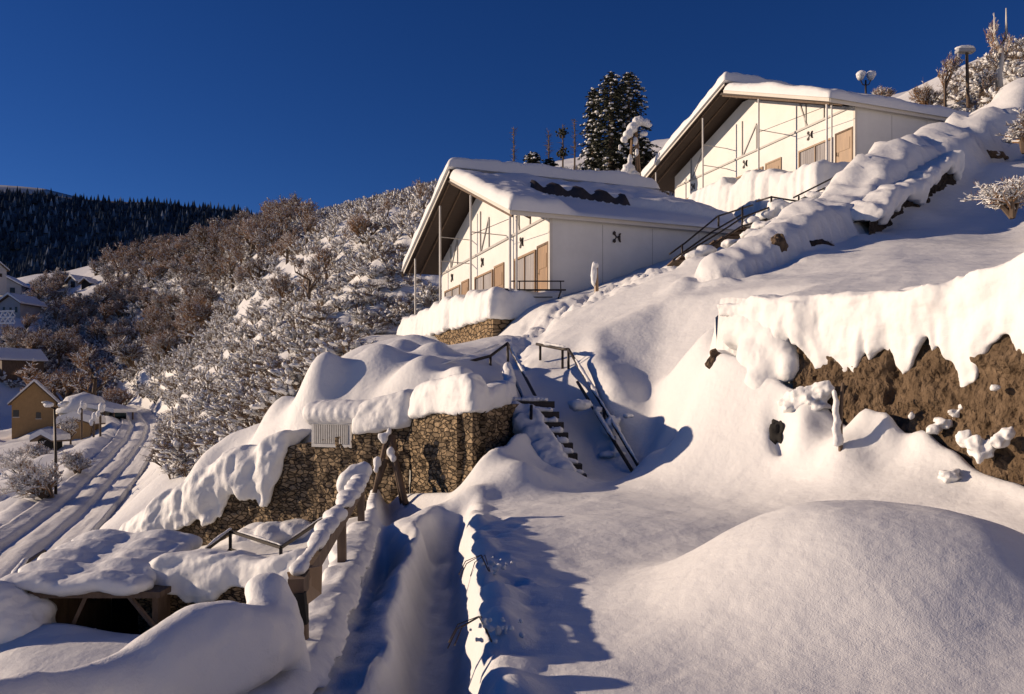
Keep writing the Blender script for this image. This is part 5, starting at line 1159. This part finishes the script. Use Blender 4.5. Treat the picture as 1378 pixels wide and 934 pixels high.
house(2,400,175,8,7,2.4,2.2,12,'house with a shaded hipped roof, second from the top at the left edge',wall='grey_wall',wins=((-2.2,.8,1.0,1.2,0),(0,.8,1.0,1.2,0),(2.2,.8,1,1.2,0)))
house(13,424,150,4.4,6,2.0,1.4,-8,'grey gabled house above the lattice railing at the left edge',wall='grey_wall',wins=((-1.2,.7,.45,.6,0),(.2,.6,.45,.6,0),(1.4,.2,.5,1.1,0)))
house(97,388,185,2.8,4,1.6,1.0,-25,'small hillside house with dark doorway, among the trees at left',wall='grey_wall',wins=((0.3,0.1,1.4,1.5,0),))
house(115,388,190,2.2,3,1.2,.8,-10,'dark shed beside the small hillside house among the trees',wall='dark',name='hut')
# white three slot front of the hut
q = W(103,592,91.8)
# pavilion: a snowy tent roof on posts with a glazed side
q = W(113,578,104); pv = empty('pavilion', (q.x, q.y, q.z), R(-12)); tag(pv, 'snow topped pavilion with an open porch at the bend of the road', 'pavilion')
n_ = 8; Rr = 3.3; base = [(Rr*math.cos(R(22.5+45*i)), Rr*math.sin(R(22.5+45*i))) for i in range(n_)]
m = MB(); m.poly_prism([(x*.9, y*.9, -1.5) for x, y in base], (0,0,3.6)); recalc(m.build('wall', M['cream'], pv))
m = MB(); V_ = [(x*1.05, y*1.05, 2.1) for x, y in base]+[(x*.62, y*.62, 3.9) for x, y in base]+[(0,0,4.5)]
m.add(V_, [(i, (i+1)%n_, n_+(i+1)%n_, n_+i) for i in range(n_)]+[(n_+i, n_+(i+1)%n_, 2*n_) for i in range(n_)]+[tuple(range(n_))[::-1]]); rf_ = recalc(m.build('roof', M['cream'], pv))
m = MB(); V_ = [(x*1.10, y*1.10, 2.25) for x, y in base]+[(x*.66, y*.66, 4.3) for x, y in base]+[(0,0,4.95)]
m.add(V_, [(i, (i+1)%n_, n_+(i+1)%n_, n_+i) for i in range(n_)]+[(n_+i, n_+(i+1)%n_, 2*n_) for i in range(n_)]+[tuple(range(n_))[::-1]]); s_ = recalc(m.build('roof_snow', M['snow_far'], rf_, smooth=True))
m = MB(); m.poly_prism([(2.4,-2.6,3.0),(6.4,-2.4,2.3),(6.4,2,2.3),(2.4,2,3.2)], (0,0,.45)); recalc(m.build('porch_roof', M['snow_far'], pv))
for x, y in ((3.4,-2.2),(4.8,-2.1),(6.1,-2.0),(6.1,1.6)):
    m = MB(); m.box((x-.08,y-.08,-1.5),(x+.08,y+.08,2.5)); m.build('post', M['old_wood'], pv)
m = MB(); m.box((3.5,.4,-1.0),(6.0,.5,2.2)); m.build('glazing', M['window_dark'], pv)
m = MB(); m.box((3.3,-2.15,-.6),(6.1,-2.05,.1)); m.build('railing', M['grey_wall'], pv)
for x in (-1.2, -.3, .6):
    m = MB(); m.box((x-.22, -3.12, -1.0), (x+.22, -3.05, 1.0)); m.build('window', M['wood'], pv)
# lattice railing below the grey house
q = W(0,436,143); lt = empty('lattice_railing', q, R(-8)); tag(lt, 'white lattice railing of a terrace at the left edge', 'railing')
for z in (0, 1.1, 2.2): m = MB(); m.box((-3,-.06,z),(2.9,.06,z+.25)); m.build('rail', M['snow_far'], lt)
for i in range(6):
    for z in (.25, 1.35):
        m = MB(); x = -2.9+i*.98; m.bar((x,0,z),(x+.49,0,z+.85),.14); m.build('lattice_bar', M['snow_far'], lt); m = MB(); m.bar((x+.49,.1,z+.85),(x+.98,.1,z),.14); m.build('lattice_bar', M['snow_far'], lt)
# ---------------------------------------------------------------- far mountains with their forest
def ridge(name, pts, D, depth, base_z, mm, seed, lab, amp):
    P_ = np.array([tuple(W(px, py, D)) for px, py in pts]); n1, n2 = 260, 70
    xs = np.linspace(P_[0,0], P_[-1,0], n1); zt2 = np.interp(xs, P_[:,0], P_[:,2]); t = np.linspace(0, 1, n2)
    X_, T_ = np.meshgrid(xs, t, indexing='ij'); Y_ = D-depth*(1-T_)+.25*(X_-xs[0])*0
    Z_ = base_z+(zt2[:,None]-base_z)*T_**.85+amp*fbm(X_*.004+seed, Y_*.004, 0, 5, seed)*np.sin(T_*math.pi)
    # back side falls away so it stands as a solid mountain
    Y_ = np.concatenate([Y_, Y_[:,-1:]+depth*.8], 1); X_ = np.concatenate([X_, X_[:,-1:]], 1); Z_ = np.concatenate([Z_, np.full((n1,1), base_z)], 1)
    o = np_mesh(name, np.stack([X_,Y_,Z_],-1).reshape(-1,3), grid_faces(n1, n2+1)[:, ::-1], mm); tag(o, lab, kind='structure'); return X_, Y_, Z_
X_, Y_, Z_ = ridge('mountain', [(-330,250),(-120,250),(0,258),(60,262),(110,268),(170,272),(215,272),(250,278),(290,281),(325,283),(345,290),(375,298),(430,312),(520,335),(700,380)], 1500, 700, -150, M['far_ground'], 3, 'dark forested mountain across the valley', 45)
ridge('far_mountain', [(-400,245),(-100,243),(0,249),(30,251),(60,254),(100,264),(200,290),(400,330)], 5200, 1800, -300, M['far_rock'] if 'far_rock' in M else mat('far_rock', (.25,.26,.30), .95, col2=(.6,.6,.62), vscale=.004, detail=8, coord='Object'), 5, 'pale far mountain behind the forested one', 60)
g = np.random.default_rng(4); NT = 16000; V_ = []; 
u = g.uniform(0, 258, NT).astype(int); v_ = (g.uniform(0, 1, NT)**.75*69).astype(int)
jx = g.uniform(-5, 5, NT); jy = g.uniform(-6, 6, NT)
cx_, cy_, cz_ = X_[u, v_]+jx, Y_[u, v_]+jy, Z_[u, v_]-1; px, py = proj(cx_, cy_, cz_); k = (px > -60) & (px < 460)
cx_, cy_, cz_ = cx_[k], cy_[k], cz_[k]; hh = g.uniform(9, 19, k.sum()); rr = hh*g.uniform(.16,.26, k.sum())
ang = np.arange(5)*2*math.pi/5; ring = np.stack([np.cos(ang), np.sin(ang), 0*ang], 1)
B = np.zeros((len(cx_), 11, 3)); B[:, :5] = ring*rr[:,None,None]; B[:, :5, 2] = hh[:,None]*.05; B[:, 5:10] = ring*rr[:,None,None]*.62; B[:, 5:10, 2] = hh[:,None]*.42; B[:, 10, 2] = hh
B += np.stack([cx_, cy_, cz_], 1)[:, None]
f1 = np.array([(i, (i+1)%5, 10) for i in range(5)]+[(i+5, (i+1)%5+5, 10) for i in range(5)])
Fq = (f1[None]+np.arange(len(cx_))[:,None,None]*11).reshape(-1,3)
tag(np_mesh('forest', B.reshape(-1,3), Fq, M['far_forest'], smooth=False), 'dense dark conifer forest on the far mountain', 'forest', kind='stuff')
# ---------------------------------------------------------------- sky, sun, camera
wd = bpy.data.worlds.new('World'); scene.world = wd; wd.use_nodes = True
nt = wd.node_tree; bg = nt.nodes['Background']
sky = nt.nodes.new('ShaderNodeTexSky'); sky.sky_type = 'NISHITA'; sky.sun_disc = False
SUN = Vector((-.985, .17, 0)).normalized(); EL = R(14)
sky.sun_elevation = EL; sky.sun_rotation = math.atan2(SUN.x, SUN.y)
sky.altitude = 3200; sky.air_density = 1.0; sky.dust_density = .1; sky.ozone_density = 4.0
hs = nt.nodes.new('ShaderNodeHueSaturation'); hs.inputs['Saturation'].default_value = 1.18; hs.inputs['Hue'].default_value = .517; nt.links.new(sky.outputs[0], hs.inputs['Color']); nt.links.new(hs.outputs[0], bg.inputs[0]); bg.inputs[1].default_value = .064
sl = bpy.data.lights.new('sun', 'SUN'); so = bpy.data.objects.new('sun', sl); link(so)
sl.energy = 4.8; sl.angle = R(.5); sl.color = (1.0, .785, .575)
d = Vector((SUN.x*math.cos(EL), SUN.y*math.cos(EL), math.sin(EL)))
so.rotation_euler = d.to_track_quat('Z', 'Y').to_euler()
cd = bpy.data.cameras.new('camera'); cam = bpy.data.objects.new('camera', cd); link(cam)
cam.location = (0,0,0); cam.rotation_euler = (R(90),0,0); cd.sensor_width = 36; cd.lens = F/1378*36; cd.shift_y = (534-467)/1378; cd.clip_start = .05; cd.clip_end = 20000
scene.camera = cam
scene.view_settings.view_transform = 'Standard'; scene.view_settings.look = 'None'; scene.view_settings.gamma = 1; scene.view_settings.exposure = .16
scene.render.resolution_x = 1024; scene.render.resolution_y = 694
scene.cycles.max_bounces = 6; scene.cycles.diffuse_bounces = 1
